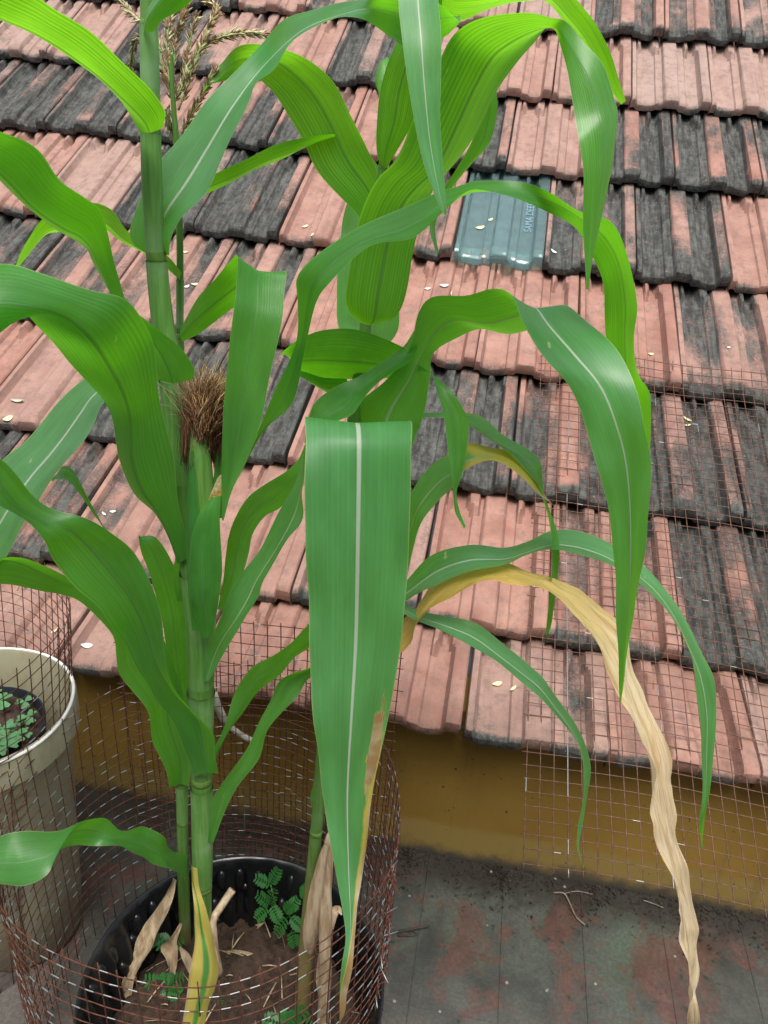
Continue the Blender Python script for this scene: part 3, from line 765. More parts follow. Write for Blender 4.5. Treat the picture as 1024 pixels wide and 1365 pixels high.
leaf(pa, [(214,507,256,507),(203,482,257,490),(186,445,240,462),(165,412,200,430),(150,397,173,404),(138,375,162,370),(127,350,152,342),(119,330,142,312),(100,318,131,282),(74,306,110,264),
          (39,280,78,240),(0,243,49,200),(-40,205,10,176),(-90,180,-40,160),(-150,185)], (.562,.552,.545,.525,.50,.48), (-.01,-.02,-.05,-.05), M_LEAF, .14, (.7, -1))
leaf(pa, [(236,750,254,742),(224,715,246,700),(205,682,238,660),(180,655,232,620),(158,612,224,580),(148,555,214,540),(122,515,209,490),(88,475,202,450),(55,440,172,405),(28,418,125,388),
          (0,445,60,366),(-40,490,0,352),(-90,560,-70,370),(-130,640)], (.59,.583,.572,.54,.48,.44,.42), (-.01,-.02,.01,.03,.05), M_LEAF, .27, (.4, -1), nu=12)
leaf(pa, [(258,1036,290,1033),(247,1005,287,1005),(234,970,285,975),(220,944,264,956),(205,925,238,930),(183,893,222,893),(160,850,219,842),(135,812,208,796),(103,785,188,752),(72,750,162,720),(60,722,121,693),
          (39,699,70,679),(15,683,42,660),(-5,672,22,632),(-40,640,0,612),(-90,610,-60,585),(-150,600)], (.578,.565,.54,.51,.48,.46,.45), (-.005,-.03,.02,.03,.0), M_LEAF, .13, (.5, 1), nu=12)
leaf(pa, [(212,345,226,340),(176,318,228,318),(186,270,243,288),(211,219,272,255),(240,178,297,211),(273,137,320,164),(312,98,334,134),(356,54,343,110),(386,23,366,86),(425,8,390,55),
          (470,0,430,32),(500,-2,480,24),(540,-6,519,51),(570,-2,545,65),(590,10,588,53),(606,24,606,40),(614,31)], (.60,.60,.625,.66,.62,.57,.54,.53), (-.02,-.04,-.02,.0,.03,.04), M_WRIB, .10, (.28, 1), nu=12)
leaf(pa, [(252,700,266,706),(295,635,312,645),(339,584,352,575),(366,522,390,537),(394,459,406,467),(397,400,422,405),(400,368,438,378),(428,336,468,345),(470,307,503,322),(520,281,552,316),(573,258,590,289),(612,250,622,258),
          (640,244,650,255),(694,243,700,269),(737,258,738,288),(776,285,770,311),(815,301,793,345),(838,345,805,376),(850,405,808,420),(848,448,808,460),(850,500,815,510),(866,530,830,560),(866,590,845,600),(862,640)],
     (.60,.585,.545,.525,.525,.55,.58,.60,.62), (-.005,.0,-.03,-.03,.03,.03,.02), M_LEAF, .10, (.35, 1))
leaf(pa, [(192,42,208,42),(196,22,218,26),(208,0,240,10),(228,-25,262,-12),(255,-60,280,-50),(290,-95)], (.592,.57,.55,.5), (-.02,-.03), M_LEAF, .16, (.4, -1))
leaf(pa, [(290,812,300,814),(297,775,320,777),(301,740,331,742),(309,701,337,712),(328,666,354,688),(352,646,376,676),(383,628,396,648),(399,613,405,625),(408,592)], (.60,.625,.65,.67), (.0,.01), M_LEAF, .14, (.5, -1))
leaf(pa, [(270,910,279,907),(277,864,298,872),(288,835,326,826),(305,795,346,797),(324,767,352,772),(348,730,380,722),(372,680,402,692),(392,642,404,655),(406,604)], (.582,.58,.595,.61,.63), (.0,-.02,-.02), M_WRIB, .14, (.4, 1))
leaf(pa, [(282,1002,287,1012),(302,960,306,976),(315,921,328,945),(335,892,347,918),(360,876,372,898),(387,855,392,878),(408,835,410,866),(430,822,435,845),(452,818)], (.605,.63,.65,.655), (.005,.02), M_LEAF, .14, (.5, -1))
leaf(pa, [(277,1122,284,1124),(281,1073,302,1077),(296,1045,318,1047),(325,1005,345,1011),(343,967,357,973),(360,935,381,945),(375,905,397,928),(408,890,410,908),(430,885,432,897),(450,890)], (.592,.60,.62,.64), (.0,-.01,.02), M_LEAF, .14, (.3, 1))
leaf(pa, [(254,1148,262,1158),(255,1175,267,1185),(259,1210,276,1215),(259,1245,285,1250),(256,1290,292,1285),(251,1320,287,1315),(247,1345,276,1342),(243,1375,268,1375),(240,1420,256,1420),(246,1460)], (.578,.53,.46,.415,.395,.385), (.0,-.012,-.01), M_YEL, .16, (.5, 1), .002)
# cob
ear = empty('cob', P(272, 790, .575)); ear.parent = pa; ear.matrix_parent_inverse = pa.matrix_basis.inverted()
M_HUSK = mat_leaf('husk', (.10, .25, .035), (.25, .45, .04)); M_HUSK = M_LEAF
def husk_body(st, yd, name, mat):
    pts = [P(x, y, d) for (x, y, hw), d in zip(st, yd)]; rad = [hw/F*(p-CAM).dot(FWD) for p, (x, y, hw) in zip(pts, st)]
    pp = smooth_path(pts, 5); rr = [catmull([Vector((r, 0, 0)) for r in rad], i/5).x for i in range((len(rad)-1)*5+1)]
    mb = MB(); mb.tube(pp, rr, 20); return mb.build(name, mat, ear)
husk_body([(276,805,13),(275,770,17),(273,730,18),(271,690,17),(269,650,16),(267,610,14.5),(265,580,11),(263,555,4)], [.578,.572,.568,.566,.566,.567,.569,.57], 'husk', M_STEM)
leaf(ear, [(268,850,284,846),(260,822,289,818),(253,795,293,792),(252,760,296,760),(256,715,294,715),(266,685,293,682),(280,665,294,664),(290,655,293,655)], (.558,.55,.55,.556), (.0,), M_HUSK, .22, (.5, -1), .0005, name='husk_leaf')
leaf(ear, [(256,840,266,838),(251,790,269,792),(249,740,272,745),(247,690,266,690),(250,640,262,640),(256,600,259,600)], (.566,.556,.556,.562), (-.006,), M_HUSK, .2, (.5, -1), .0005, name='husk_leaf')
leaf(ear, [(276,690,298,690),(283,650,298,650),(288,610,298,612),(294,585)], (.572,.574,.576), (.006,), M_HUSK, .2, (.5, -1), .0005, name='husk_leaf')
leaf(ear, [(278,668,297,660),(282,656,296,645),(289,640,295,632)], (.555,.556,.558), (0,), M_DRY, .2, (.5, -1), .001, name='withered_husk_leaf')
rk = random.Random(21); tuft = MB()
for k in range(1900):
    x0, y0 = 269+rk.gauss(0, 5), 580+rk.gauss(0, 9); d = rk.uniform(.562, .592); e = rk.random()
    if e < .55:                                # upright tuft
        an = rk.gauss(.05, .17); ln = rk.uniform(25, 92)
        pts = [(x0, y0)]; x, y = x0, y0
        for q in range(5):
            an += rk.gauss(.03, .24); x += math.sin(an)*ln/5; y -= math.cos(an)*ln/5; pts.append((x, y))
        mi = rk.choice([0, 1, 1, 2]) if ln < 75 else rk.choice([1, 2, 2])
    elif e < .91:                              # hanging on the right
        xr = x0+rk.uniform(12, 30); pts = [(x0, y0), (x0+(xr-x0)*.5, y0-rk.uniform(25, 55)), (xr, y0-rk.uniform(5, 35)), (xr+rk.gauss(0, 3), y0+rk.uniform(0, 40))]; mi = rk.choice([0, 0, 0, 1]); d += .006
    else:                                      # hanging on the left
        xr = x0-rk.uniform(12, 22); pts = [(x0, y0), (x0+(xr-x0)*.6, y0-rk.uniform(15, 45)), (xr, y0-rk.uniform(0, 20)), (xr+rk.gauss(0, 2), y0+rk.uniform(10, 45))]; mi = rk.choice([0, 1, 1])
    tuft.tube(smooth_path([P(x, y, d+rk.gauss(0, .005)) for x, y in pts], 3), .0002, 3, mi)
tag(tuft.build('silk', [simple('silk_dark', (.085, .024, .022), .5, .4, 80), simple('silk_brown', (.24, .11, .06), .5, .3, 80), simple('silk_gold', (.42, .28, .12), .5, .3, 80)], ear), kind='stuff')

# ============================ plant B (thin, behind, with the tassel)
pb = empty('maize_plant', P(248, 1262, .655), 'thin maize plant behind the thick one carrying a dry flower tassel', 'maize', 'maize plants in the black pot')
stem(pb, [(249,1275,7),(247,1240,7.5),(244,1150,7.5),(243,1060,7.5),(243,950,8),(243,800,8),(243,650,7),(242,540,6),(240,450,5),(240,330,4.5),(236,200,4),(232,150,3.5),(229,100,2.5),(229,70,2)], [.655,.655,.655,.65],
     [(1100,.003,.12),(1045,.004,.1),(448,.004,.3),(372,.003,.25)], M_STEM, sheaths=[(1095,1050),(560,455),(440,376)])
leaf(pb, [(226,1050,252,1048),(223,1030,256,1010),(204,991,250,960),(196,945,240,910),(160,900,222,862),(150,847,202,815),(113,806,150,780),(82,792,100,775),(49,788,62,757),(0,781,33,742),(-40,785,0,744),(-90,805,-60,770),(-140,830)],
     (.64,.62,.59,.56,.54,.52), (-.005,.02,.01,-.03,-.03), M_MARG, .12, (.75, 1))
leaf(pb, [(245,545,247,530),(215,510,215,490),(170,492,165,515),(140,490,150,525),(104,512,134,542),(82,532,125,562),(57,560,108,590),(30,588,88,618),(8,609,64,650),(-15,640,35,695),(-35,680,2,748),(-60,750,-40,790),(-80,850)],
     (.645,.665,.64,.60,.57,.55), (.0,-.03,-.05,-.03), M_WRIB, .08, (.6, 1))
leaf(pb, [(250,1172,250,1140),(232,1162,236,1136),(205,1149,216,1115),(182,1139,190,1103),(150,1128,165,1107),(115,1129,140,1092),(80,1135,110,1095),(62,1165,75,1109),(30,1182,30,1110),(-5,1182,0,1113),(-50,1190,-50,1130),(-110,1180)],
     (.62,.57,.52,.48,.46,.45), (.02,.04,.01,.05,.05), M_LEAF, .10, (.7, 1), .003)
leaf(pb, [(243,376,241,364),(211,351,219,338),(168,325,173,308),(137,301,148,279),(105,302,118,270),(78,308,84,282),(60,316,55,296),(35,345,31,326),(18,358)], (.65,.67,.68,.68), (-.01,-.03,-.02), M_LEAFY, .12, (.5, -1))
leaf(pb, [(240,440,243,456),(260,402,267,443),(288,370,308,412),(304,350,352,383),(316,340,378,364),(314,375,379,386),(311,412,377,425),(304,480,364,487),(298,560,347,562),(295,625,327,618),(296,665,309,655),(297,694)],
     (.648,.62,.59,.56,.55,.545), (.005,.03,.02,-.005), M_LEAF, .12, (.7, 1))
leaf(pb, [(240,290,242,278),(262,265,262,240),(277,256,278,235),(308,242,318,217),(347,222,357,199),(387,207,390,189),(426,186,428,179),(446,177)], (.65,.665,.67,.66), (-.01,-.02), M_LEAFY, .14, (.5, -1))
leaf(pb, [(244,955,252,950),(232,915,250,900),(222,865,249,850),(214,820,246,805),(206,785,236,765),(196,755,222,735),(188,735,205,715),(185,715)], (.635,.625,.615,.61), (.0,.01), M_LEAF, .12, (.5, -1))
leaf(pb, [(236,800,246,800),(232,770,247,770),(234,740,248,745),(238,712,246,716),(241,700)], (.62,.61,.605), (.0,), M_MARG, .12, (.5, -1))
leaf(pb, [(150,715,140,705),(128,690,120,668),(108,660,100,632),(88,640,84,622),(70,642)], (.63,.64,.64), (.0,.02), M_LEAF, .12, (.5, -1))
tas = empty('tassel', P(231, 165, .65)); tas.parent = pb; tas.matrix_parent_inverse = pb.matrix_basis.inverted()
M_SPK = [simple('spikelet_pale', (.46, .44, .25), .6, .3, 120), simple('spikelet_brown', (.26, .15, .075), .6, .3, 120), simple('tassel_green', (.20, .30, .09), .6, .3, 120)]
BR = [[(232,150),(228,84),(238,39),(252,4)], [(238,147),(262,78),(277,39),(289,12),(275,2)], [(228,128),(215,82),(211,47)], [(226,112),(222,59),(229,22),(240,-5)], [(236,130),(262,75),(280,56),(300,48),(326,42),(357,47)],
      [(242,178),(262,140),(284,100),(290,92)], [(226,140),(224,160),(231,182)], [(222,100),(205,70),(188,50),(178,62),(174,92)], [(215,70),(198,30),(182,24),(166,7),(160,-2)], [(230,100),(233,60),(224,30),(236,10)], [(232,140),(246,95),(252,60),(262,20)]]
for bi, b in enumerate(BR):
    rb = random.Random(bi); mb = MB(); d0 = .655+rb.uniform(-.015, .03)
    pp = smooth_path([P(x, y, d0+.01*i) for i, (x, y) in enumerate(b)], 8)
    mb.tube(pp, .0008, 5, 2); n_ = len(pp)
    for i in range(2, n_*2):
        t = i/2
        if t >= n_-1: break
        j = int(t); p = pp[j].lerp(pp[j+1], t-j); dr = (pp[j+1]-pp[j]).normalized()
        for q in range(2):
            sd = Vector((rb.gauss(0, 1), rb.gauss(0, 1), rb.gauss(0, 1))); sd = (sd-dr*sd.dot(dr)).normalized()
            a = p+sd*.0008; dd = (dr*1.3+sd*rb.uniform(.3, 1.0)+Vector((0, 0, -.3 if rb.random() < .4 else 0))).normalized(); l = rb.uniform(.004, .008)
            mb.tube([a, a+dd*l*.4, a+dd*l], [.0003, .0009, .0002], 4, rb.choice([0, 1, 1]) if bi not in (4, 6, 7, 8) else rb.choice([0, 0, 1]), False)
    mb.build('branch', M_SPK, tas)

# ============================ plant C (right)
pcm = empty('maize_plant', P(402, 1345, .60), 'right maize plant with drooping leaves and one bleached dead leaf', 'maize', 'maize plants in the black pot')
stem(pcm, [(402,1352,10),(405,1310,10.5),(412,1220,10),(423,1090,8),(438,900,9),(453,750,10),(468,600,10),(482,480,9),(488,430,8),(497,330,8),(505,260,7),(511,220,6),(514,150,5),(518,90,4)], [.60,.60,.61,.625,.63],
     [(1100,.004,.15),(470,.004,.1),(222,.004,.25)], M_STEMC)
leaf(pcm, [(484,432,495,431),(474,428,517,427),(465,415,533,412),(461,390,543,380),(472,320,554,320),(484,273,573,266),(503,238,592,240),(534,210,610,215),(556,150,640,165),(580,95,663,117),(605,45,690,78),(645,18,714,56),(700,13,730,40),(736,24,738,37),
           (755,30,745,55),(780,58,755,88),(804,85,761,120),(820,130,767,165),(825,155,770,195),(818,200,775,238),(806,255,778,290),(793,330,780,340),(782,386)], (.60,.59,.575,.56,.53,.50,.49,.49), (.0,.02,.05,.05,.0,-.02,-.01), M_LEAFY, .13, (.3, -1), nu=12)
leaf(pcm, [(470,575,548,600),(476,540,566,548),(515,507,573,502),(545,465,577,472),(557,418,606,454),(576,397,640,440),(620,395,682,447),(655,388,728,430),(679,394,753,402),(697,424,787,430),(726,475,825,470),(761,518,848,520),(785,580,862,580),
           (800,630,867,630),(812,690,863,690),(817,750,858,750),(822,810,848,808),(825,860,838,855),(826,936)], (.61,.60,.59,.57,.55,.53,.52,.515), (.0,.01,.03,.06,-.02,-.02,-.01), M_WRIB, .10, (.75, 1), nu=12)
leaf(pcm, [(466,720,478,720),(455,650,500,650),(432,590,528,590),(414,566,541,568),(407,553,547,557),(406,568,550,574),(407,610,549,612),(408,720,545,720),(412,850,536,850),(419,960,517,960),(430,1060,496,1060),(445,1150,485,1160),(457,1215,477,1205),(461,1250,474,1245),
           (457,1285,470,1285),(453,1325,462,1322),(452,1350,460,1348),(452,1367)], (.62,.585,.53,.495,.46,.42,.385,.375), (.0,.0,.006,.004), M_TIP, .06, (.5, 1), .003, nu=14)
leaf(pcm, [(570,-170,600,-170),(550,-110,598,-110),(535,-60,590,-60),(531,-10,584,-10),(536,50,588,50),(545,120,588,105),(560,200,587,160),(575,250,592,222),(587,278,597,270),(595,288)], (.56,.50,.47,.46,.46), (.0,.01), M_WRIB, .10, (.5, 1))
leaf(pcm, [(535,60,545,40),(575,15,575,-60),(612,28,612,-60),(650,17,655,-60),(700,3,712,-52),(729,0,748,-28),(753,27,772,0),(780,62,792,27),(800,92,808,66),(819,126,821,108),(832,136)], (.60,.585,.57,.55,.535,.53), (-.01,-.06,-.03,-.02), M_LEAFY, .10, (.3, -1))
leaf(pcm, [(486,318,502,312),(476,289,506,238),(425,230,491,199),(405,187,468,152),(386,152,445,113),(366,125,417,86),(339,105,390,70),(315,107,347,59),(298,108,318,62),(280,112,298,85),(272,118)], (.64,.66,.68,.69), (-.01,-.03,-.03,.03), M_LEAFY, .10, (.35, 1))
leaf(pcm, [(485,475,500,475),(452,440,530,442),(449,390,532,395),(453,330,530,340),(458,290,520,280),(470,250,515,240),(488,200)], (.645,.66,.68,.69), (.0,), M_WRIB, .10, (.5, 1))
leaf(pcm, [(545,498,548,472),(512,503,535,461),(475,504,502,447),(440,503,470,441),(415,500,430,443),(400,497,405,450),(386,482,392,456),(376,468)], (.61,.60,.59,.585), (-.02,-.03,-.02), M_LEAF, .10, (.5, -1))
leaf(pcm, [(474,522,462,504),(443,524,430,503),(415,509,410,499),(396,496)], (.61,.605,.60), (-.02,), M_LEAFY, .1, (.5, -1))
leaf(pcm, [(552,440,556,468),(537,462,545,484),(510,481,525,497),(480,503,502,513),(450,517,484,530),(424,533,468,552),(412,552,442,566),(405,590,420,600)], (.595,.585,.575,.57), (-.01,-.02), M_MARG, .14, (.5, 1))
leaf(pcm, [(556,496,556,484),(574,499,582,503),(583,525,606,525),(592,555,624,560),(597,595,623,595),(602,635,616,632),(605,660,608,657),(608,685,612,682),(620,703)], (.60,.575,.565,.56), (.0,.01), M_LEAF, .12, (.5, 1))
leaf(pcm, [(520,552,520,562),(560,549,560,558),(595,549,594,559),(638,556,630,570),(668,579,655,587),(700,598,685,607),(720,615,705,627),(727,650,719,648),(738,690,731,685),(745,725,735,720),(743,765,735,765),(739,800,733,800),(735,835,729,832),(726,854)],
     (.62,.61,.605,.60,.60), (-.01,-.03,-.02,.0), M_LEAF, .10, (.4, 1))
leaf(pcm, [(470,830,480,850),(500,760,520,810),(530,690,541,760),(548,655,560,698),(573,620,585,667),(593,606,605,652),(624,592,622,628),(652,599,648,614),(672,602,668,616),(690,611,685,627),(708,631,702,641),(722,655,718,657),(739,673)],
     (.615,.605,.595,.59,.59), (-.01,-.04,-.03,-.01), M_YING, .08, (.5, 1))
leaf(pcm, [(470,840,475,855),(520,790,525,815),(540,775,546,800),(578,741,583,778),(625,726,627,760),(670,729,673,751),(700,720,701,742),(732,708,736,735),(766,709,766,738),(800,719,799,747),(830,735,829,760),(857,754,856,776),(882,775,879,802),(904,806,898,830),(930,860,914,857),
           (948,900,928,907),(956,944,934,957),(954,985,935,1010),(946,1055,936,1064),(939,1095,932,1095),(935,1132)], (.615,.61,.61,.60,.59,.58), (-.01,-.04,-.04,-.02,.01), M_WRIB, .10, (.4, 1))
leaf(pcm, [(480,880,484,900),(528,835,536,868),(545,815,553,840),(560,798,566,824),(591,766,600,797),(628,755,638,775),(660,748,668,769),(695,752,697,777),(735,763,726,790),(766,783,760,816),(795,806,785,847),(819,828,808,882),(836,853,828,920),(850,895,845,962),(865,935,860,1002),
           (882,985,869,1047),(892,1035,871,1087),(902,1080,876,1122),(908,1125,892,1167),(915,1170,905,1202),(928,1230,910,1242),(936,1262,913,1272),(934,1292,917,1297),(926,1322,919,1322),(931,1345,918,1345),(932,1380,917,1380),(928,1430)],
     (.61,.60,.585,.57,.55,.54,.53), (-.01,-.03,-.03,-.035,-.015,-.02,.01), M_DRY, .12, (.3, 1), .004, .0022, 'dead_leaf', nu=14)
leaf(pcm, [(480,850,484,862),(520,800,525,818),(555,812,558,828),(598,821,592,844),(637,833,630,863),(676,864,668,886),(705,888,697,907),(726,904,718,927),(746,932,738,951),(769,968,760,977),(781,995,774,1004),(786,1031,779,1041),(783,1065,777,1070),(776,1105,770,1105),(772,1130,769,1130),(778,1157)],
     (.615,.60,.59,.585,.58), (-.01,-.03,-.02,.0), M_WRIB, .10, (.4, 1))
leaf(pcm, [(508,226,514,226),(502,199,530,200),(503,159,552,160),(508,118,562,120),(524,70,575,72),(545,30,586,25),(570,-5,590,-20),(590,-50)], (.625,.61,.59,.57), (.0,-.02), M_LEAFY, .12, (.4, -1))
leaf(pcm, [(507,130,515,128),(501,108,517,108),(506,88,520,92),(514,80,522,84)], (.64,.65,.66), (-.01,), M_LEAFY, .3, (.5, -1))
leaf(pcm, [(522,224,534,215),(535,200,552,185),(548,165,560,150),(560,130,568,122)], (.64,.65,.66), (-.02,), M_LEAFY, .1, (.5, -1))
leaf(pcm, [(645,95,658,105),(640,125,662,135),(638,155,661,162),(627,190,652,194),(604,233,625,224),(584,265,600,256),(573,300,581,298),(583,337)], (.62,.63,.635,.63), (.01,), M_LEAF, .10, (.4, -1))
# dead sheath and dry stalk at its foot
leaf(pcm, [(406,1268,418,1268),(404,1238,431,1233),(412,1190,436,1190),(424,1147,437,1148),(432,1126,436,1126)], (.585,.582,.585,.59), (.01,), M_STRAW, .25, (.5, -1), .001, name='dry_sheath')
leaf(pcm, [(415,1075,424,1078),(414,1062,426,1058),(419,1040,430,1032),(423,1020,430,1018)], (.60,.60,.61), (.0,), M_MARG, .2, (.5, 1), .001, name='broken_leaf_base')

# ------------------------------------------------------------------ small things in and about the pot
def debris(name, pts, wd, mat, label, cat, zs=None, group=None, curl=.2, n=5):
    """flat strip of dry leaf along world points"""
    pts = smooth_path(pts, n); mb = MB(); vs = []; fs = []; uvs = []
    for i, p in enumerate(pts):
        t = (pts[min(i+1, len(pts)-1)]-pts[max(i-1, 0)]).normalized(); s_ = t.cross(Vector((0, -.6, .8))).normalized()
        f = i/(len(pts)-1); w_ = wd*(math.sin(math.pi*(.04+.94*f)))
        up = t.cross(s_)
        for k in range(5):
            u = k/4*2-1; vs.append(p+s_*u*w_/2+up*curl*w_*(1-u*u)*(1+.4*math.sin(f*9))); uvs.append((k/4, f))
    for i in range(len(pts)-1):
        for k in range(4): q = i*5+k; fs.append((q, q+1, q+6, q+5))
    mb.add(vs, fs, 0, uvs); o = mb.build(name, mat); return tag(o, label, cat, group)
def loose(st, yd, tilt, mat, fold, label, rip=.002):
    o = leaf(None, st, yd, tilt, mat, fold, (.5, 1), rip, .002, 'dry_leaf'); return tag(o, label, 'dry leaf')
loose([(233,1172,236,1174),(214,1203,228,1206),(194,1230,214,1238),(184,1256,203,1262),(172,1290,184,1293),(163,1310,178,1312),(164,1340,177,1332),(180,1368,197,1352),(203,1402)], (.62,.60,.585,.57,.56,.555), (.01,-.02,.01,.02), M_STRAW, .25, 'long curled tan dry leaf hanging over the left inside of the black pot')
loose([(240,1230,243,1233),(226,1252,236,1254),(214,1264,237,1266),(222,1280,237,1282),(229,1300,234,1300)], (.62,.61,.605,.60), (.0,.01), M_STRAW, .3, 'short pale folded dry leaf left of the thin stem in the pot')
debris('dry_leaf_strip', [P(240,1262,.60),P(250,1280,.60),P(254,1300,.60)], .012, M_STRAW, 'small brown dry leaf scrap at the foot of the thin maize stem', 'dry leaf')
mb = MB(); mb.tube(smooth_path([P(292,1300,.585),P(285,1260,.59),P(284,1228,.60),P(295,1208,.615),P(310,1186,.63)], 5), [.006]*9+[.005]*12, 8)
tag(mb.build('cut_stalk', M_STRAW), 'brown cut stalk stub bending right beside the thick maize stem', 'stalk')
mb = MB(); mb.tube(smooth_path([P(440,1112,.60),P(437,1160,.592),P(433,1240,.58),P(434,1300,.575),P(430,1365,.57),P(428,1420,.565)], 5), [.0035]+[.006]*7+[.0075]*18, 8)
tag(mb.build('dry_stalk', M_STRAW), 'straight pale dry maize stalk standing right of the right maize stem', 'stalk')
debris('dry_leaf_strip', [P(428,1340,.575),P(426,1300,.58),P(440,1230,.585),P(450,1212,.59),P(456,1220,.59)], .012, M_STRAW, 'narrow grey dry leaf arched beside the pale dry stalk', 'dry leaf')
debris('dry_leaf_strip', [P(352,1230,.70),P(330,1243,.69),P(315,1262,.67),P(305,1268,.665)], .012, M_STRAW, 'grey dry leaf lying on the soil below the feathery weed', 'dry leaf')
debris('dry_leaf_strip', [P(302,1268,.655),P(315,1272,.65),P(338,1271,.65)], .011, M_DRY, 'tan curled dry leaf lying on the soil in the middle of the pot', 'dry leaf')
debris('dry_leaf_strip', [P(288,1340,.59),P(292,1362,.58),P(288,1395,.57)], .013, M_STRAW, 'grey dry leaf strip standing at the front of the pot', 'dry leaf')
rl = random.Random(4); lit = MB()
for k in range(70):
    a = rl.uniform(0, 6.28); rr = .15*math.sqrt(rl.random()); c0 = Vector((POT[0]+rr*math.cos(a), POT[1]+rr*math.sin(a), SZ+.007)); a2 = rl.uniform(0, 6.28); l = rl.uniform(.008, .035)
    d = Vector((math.cos(a2), math.sin(a2), rl.uniform(-.15, .15)))
    lit.tube([c0, c0+d*l*.5+Vector((0, 0, .002)), c0+d*l], rl.uniform(.0004, .0011), 4)
tag(lit.build('leaf_litter', M_STRAW), 'dry chaff scattered over the soil of the black pot', 'litter', kind='stuff')
# feathery weeds
M_WEED = mat_leaf('weed_leaf', (.045, .22, .045), (.10, .40, .04)); 
def frond(parent, p0, p1, nlf, ll, rng):
    p0, p1 = Vector(p0), Vector(p1); ax = (p1-p0); view = (CAM-p0).normalized(); mb = MB()
    side = ax.cross((view+Vector((0, 0, .8))).normalized()).normalized(); up = side.cross(ax).normalized()
    mb.tube([p0, p0.lerp(p1, .5)+up*.002, p1], .0005, 4)
    for k in range(nlf):
        t = (k+.8)/(nlf+.3); c0 = p0.lerp(p1, t)+up*.002*math.sin(math.pi*t); s_ = ll*(.75+.5*math.sin(math.pi*min(1, t*1.05)))
        for sg in (-1, 1):
            d = (side*sg+ax.normalized()*.45+up*rng.uniform(-.25, .15)).normalized(); q = d.cross(up).normalized()*s_*.19
            vs = [c0, c0+d*s_*.3+q, c0+d*s_*.75+q*1.05, c0+d*s_, c0+d*s_*.75-q*1.05, c0+d*s_*.3-q]
            mb.add(vs, [(0, 5, 4, 3), (0, 3, 2, 1)], 0, [(.5, .5), (.3, .5), (.3, .6), (.5, .7), (.7, .6), (.7, .5)])
    return mb.build('frond', M_WEED, parent, smooth=False)
def weed(base, tips, label, seed, ll=.0085, nl=6):
    rng = random.Random(seed); root = empty('weed', base, label, 'weed', 'feathery weeds in the pot')
    mb = MB(); mb.tube(smooth_path([base, Vector(base).lerp(Vector(tips[0][0]), .6), tips[0][0]], 4), .0009, 5); mb.build('stem', M_STEM, root)
    for a, b in tips: frond(root, a, b, nl, ll, rng)
    return root
def q(*c): return P(*c)
weed(q(385,1285,.665), [(q(361,1180,.70), q(340,1170,.695)), (q(361,1180,.70), q(372,1158,.71)), (q(360,1206,.69), q(342,1192,.685)), (q(360,1206,.69), q(366,1184,.69)), (q(358,1208,.685), q(342,1226,.675)), (q(362,1206,.685), q(372,1228,.675)),
      (q(384,1216,.68), q(398,1198,.69)), (q(384,1222,.675), q(368,1246,.665)), (q(386,1222,.675), q(402,1238,.67)), (q(388,1240,.668), q(394,1262,.66)), (q(404,1200,.69), q(410,1180,.70)), (q(380,1218,.678), q(388,1205,.68))],
     'tall feathery green weed beside the right maize stem in the pot', 2)
weed(q(225,1300,.60), [(q(230,1268,.615), q(196,1248,.61)), (q(232,1266,.615), q(244,1248,.615)), (q(228,1262,.62), q(212,1250,.625))], 'dark feathery weed between the dry leaf and the thin maize stem', 3, .009)
weed(q(222,1330,.585), [(q(222,1318,.59), q(192,1305,.585)), (q(222,1318,.59), q(246,1302,.59)), (q(222,1320,.585), q(206,1330,.575)), (q(224,1320,.585), q(240,1326,.58)), (q(222,1316,.59), q(222,1298,.60))], 'bright feathery weed low at the front left of the pot', 4, .010)
weed(q(382,1390,.56), [(q(380,1368,.57), q(352,1358,.57)), (q(382,1366,.57), q(410,1345,.575)), (q(382,1366,.57), q(384,1348,.58)), (q(384,1368,.57), q(416,1366,.565))], 'feathery weed at the bottom edge in front of the right maize stem', 5, .010)
weed(q(418,1262,.63), [(q(416,1248,.635), q(430,1222,.64)), (q(416,1250,.635), q(428,1244,.63))], 'small feathery weed squeezed behind the dry sheath of the right stem', 6, .008)
weed(q(290,1352,.58), [(q(289,1345,.585), q(297,1328,.59)), (q(289,1346,.585), q(284,1332,.59))], 'tiny feathery weed behind the yellow leaf at the pot front', 7, .006)

# ------------------------------------------------------------------ petals, twigs, litter
bpy.context.view_layer.update(); dg = bpy.context.evaluated_depsgraph_get()
def hit_roof(px, py):
    d = ray(px, py).normalized(); o0 = CAM.copy()
    for _ in range(60):
        ok, loc, nr, idx, ob, mm = S.ray_cast(dg, o0, d)
        if not ok: return None
        if ob.parent == roof or ob.parent == floor: return loc, nr
        o0 = loc+d*1e-4
    return None
M_PET = simple('petal_cream', (.72, .64, .36), .6, .15, 90); M_PETW = simple('petal_white', (.74, .74, .68), .6, .1, 90)
def petal(px, py, ln, ang, label, mat=None, wd=.55):
    h = hit_roof(px, py)
    if not h: return
    loc, nr = h; x = Vector((math.cos(ang), math.sin(ang)*.8, 0)); x = (x-nr*x.dot(nr)).normalized(); y = nr.cross(x)
    mb = MB(); vs = []; fs = []; nn = 7
    for i in range(nn):
        t = i/(nn-1); w_ = ln*wd*math.sin(math.pi*(.06+.88*t))**.8*(.8+.4*t)
        for k in range(5):
            u = k/4*2-1; vs.append(loc+nr*(.0012+ln*.10*(u*u)+ln*.12*(2*t-1)**2)+x*(t-.5)*ln+y*u*w_/2)
    for i in range(nn-1):
        for k in range(4): a = i*5+k; fs.append((a, a+1, a+6, a+5))
    mb.add(vs, fs); o = mb.build('petal', mat or M_PET); tag(o, label, 'petal', 'fallen petals on the roof')
petal(407,303,.016,.8,'oval cream petal on the clean pink tile left of the glass tile'); petal(417,314,.012,1.2,'narrow cream petal just below the oval one left of the glass tile')
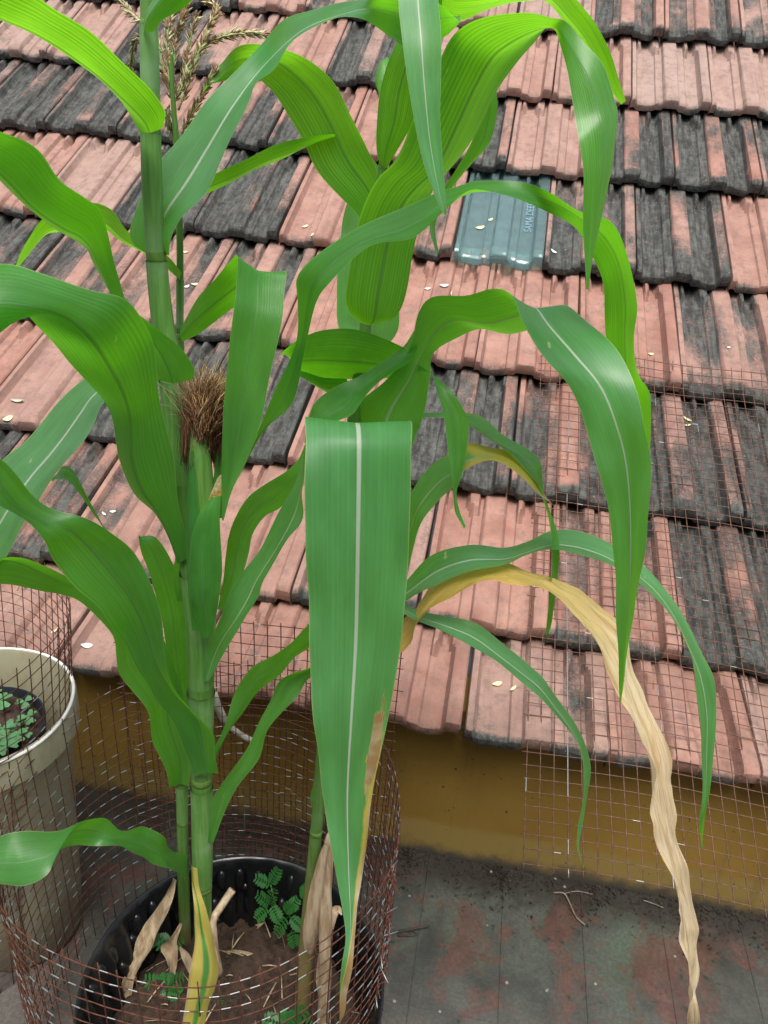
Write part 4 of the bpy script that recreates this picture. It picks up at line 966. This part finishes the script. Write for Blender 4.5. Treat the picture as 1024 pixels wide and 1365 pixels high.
petal(640,305,.022,.5,'torn cream petal lying on the glass roof tile'); petal(654,294,.014,.9,'small cream petal above the torn one on the glass tile')
petal(570,386,.014,.4,'small round cream petal on the pink tile left below the glass tile', M_PETW); petal(592,382,.020,.2,'largest white petal on the pink tile below the glass tile', M_PETW); petal(600,391,.016,-.9,'thin white petal touching the largest petal below the glass tile', M_PETW, .3)
petal(663,913,.016,.5,'round cream petal on the lowest course above the black lichen patch'); petal(684,919,.014,1.0,'thin cream petal right of the round one on the lowest course', None, .35)
petal(737,336,.016,-.4,'white petal on the black tile right of the glass tile', M_PETW)
petal(260,380,.016,.4,'cream petal on the pink tile right of the thin maize stem'); petal(249,383,.014,1.1,'white petal touching the thin maize stem on the pink tile', M_PETW); petal(247,337,.014,.2,'cream petal on the course above, right of the maize stem')
petal(12,559,.020,.7,'crumpled pale yellow petal on the pink tile at the left edge', M_PET, .7); petal(24,536,.030,.0,'fallen grey green leaf on the pink tile at the left edge', simple('old_leaflet', (.42, .46, .36), .5, .15), .3)
petal(139,686,.012,-.7,'white petal left of a pair on the pink tile above the wire cage', M_PETW, .35); petal(151,683,.011,.3,'white petal right of a pair on the pink tile above the wire cage', M_PETW)
petal(867,473,.013,.5,'cream petal by the top edge of the roof mesh sheet'); petal(971,464,.008,.5,'tiny white petal right of the top edge of the roof mesh sheet', M_PETW)
petal(915,560,.020,-.8,'thin straw coloured leaf scrap on the dark tile under the mesh', M_PET, .3); petal(916,568,.016,.6,'second straw coloured leaf scrap on the dark tile under the mesh', M_PET, .3)
petal(115,862,.018,.5,'white petal on the lowest course behind the left cage', M_PETW); petal(75,842,.014,.5,'small cream petal on the lowest course above the bucket')
M_TWIG = simple('twig_grey', (.20, .17, .13), .8, .3, 80)
def twig(pts, r, label, br=(), mat=None):
    mb = MB(); mb.tube(smooth_path(pts, 5), r, 6)
    for b in br: mb.tube(smooth_path(b, 4), r*.6, 5)
    return tag(mb.build('twig', mat or M_TWIG), label, 'twig', 'twigs on the terrace')
def g0(x, y, z=.004): return G(x, y, z)
twig([g0(738,1190),g0(752,1191),g0(760,1205),g0(768,1222),g0(780,1233)], .0014, 'bent pale twig lying on the floor by the foot of the wall', [[g0(752,1191), g0(770,1188), g0(790,1192)]])
twig([g0(530,1242,.01),g0(550,1238,.008),g0(572,1234,.006)], .0022, 'dark twig sticking out from under the wire cage', [[g0(548,1239), g0(556,1246), g0(530,1247)]], simple('twig_dark', (.045, .04, .036), .8, .3, 80))
twig([g0(858,1200),g0(872,1205),g0(884,1210)], .001, 'short straight twig by the wall right of the dead leaf')
M_DIRT = simple('dirt_crumbs', (.035, .027, .02), .95, .5, 60)
rd = random.Random(9); lit = MB()
for k in range(3000):
    x = rd.uniform(-.35, .85); y = wy - abs(rd.gauss(0, .022)) - .004
    if rd.random() < .25: y = wy-rd.uniform(.0, .09)
    x += .02*math.sin(x*40); s_ = rd.uniform(.001, .0042); c0 = Vector((x, y, .001+s_*.4))
    vs = [c0+Vector((rd.uniform(-1,1), rd.uniform(-1,1), rd.uniform(-.4,1)))*s_ for _ in range(4)]
    lit.add(vs, [(0,1,2),(0,2,3),(0,3,1),(1,3,2)])
tag(lit.build('dirt_crumbs', M_DIRT, smooth=False), 'dark dirt and moss crumbs along the foot of the ochre wall', 'dirt', kind='stuff')
# peeling stick behind the cage
mb = MB(); mb.tube(smooth_path([P(285,925,.85),P(292,945,.853),P(303,965,.856),P(322,980,.86),P(338,988,.862)], 4), [.006]*8+[.0045]*9, 8)
tag(mb.build('peeling_stick', simple('peeling_bark', (.45, .42, .36), .8, .6, 60)), 'pale peeling stick behind the cage right of the thick maize stem', 'stick')
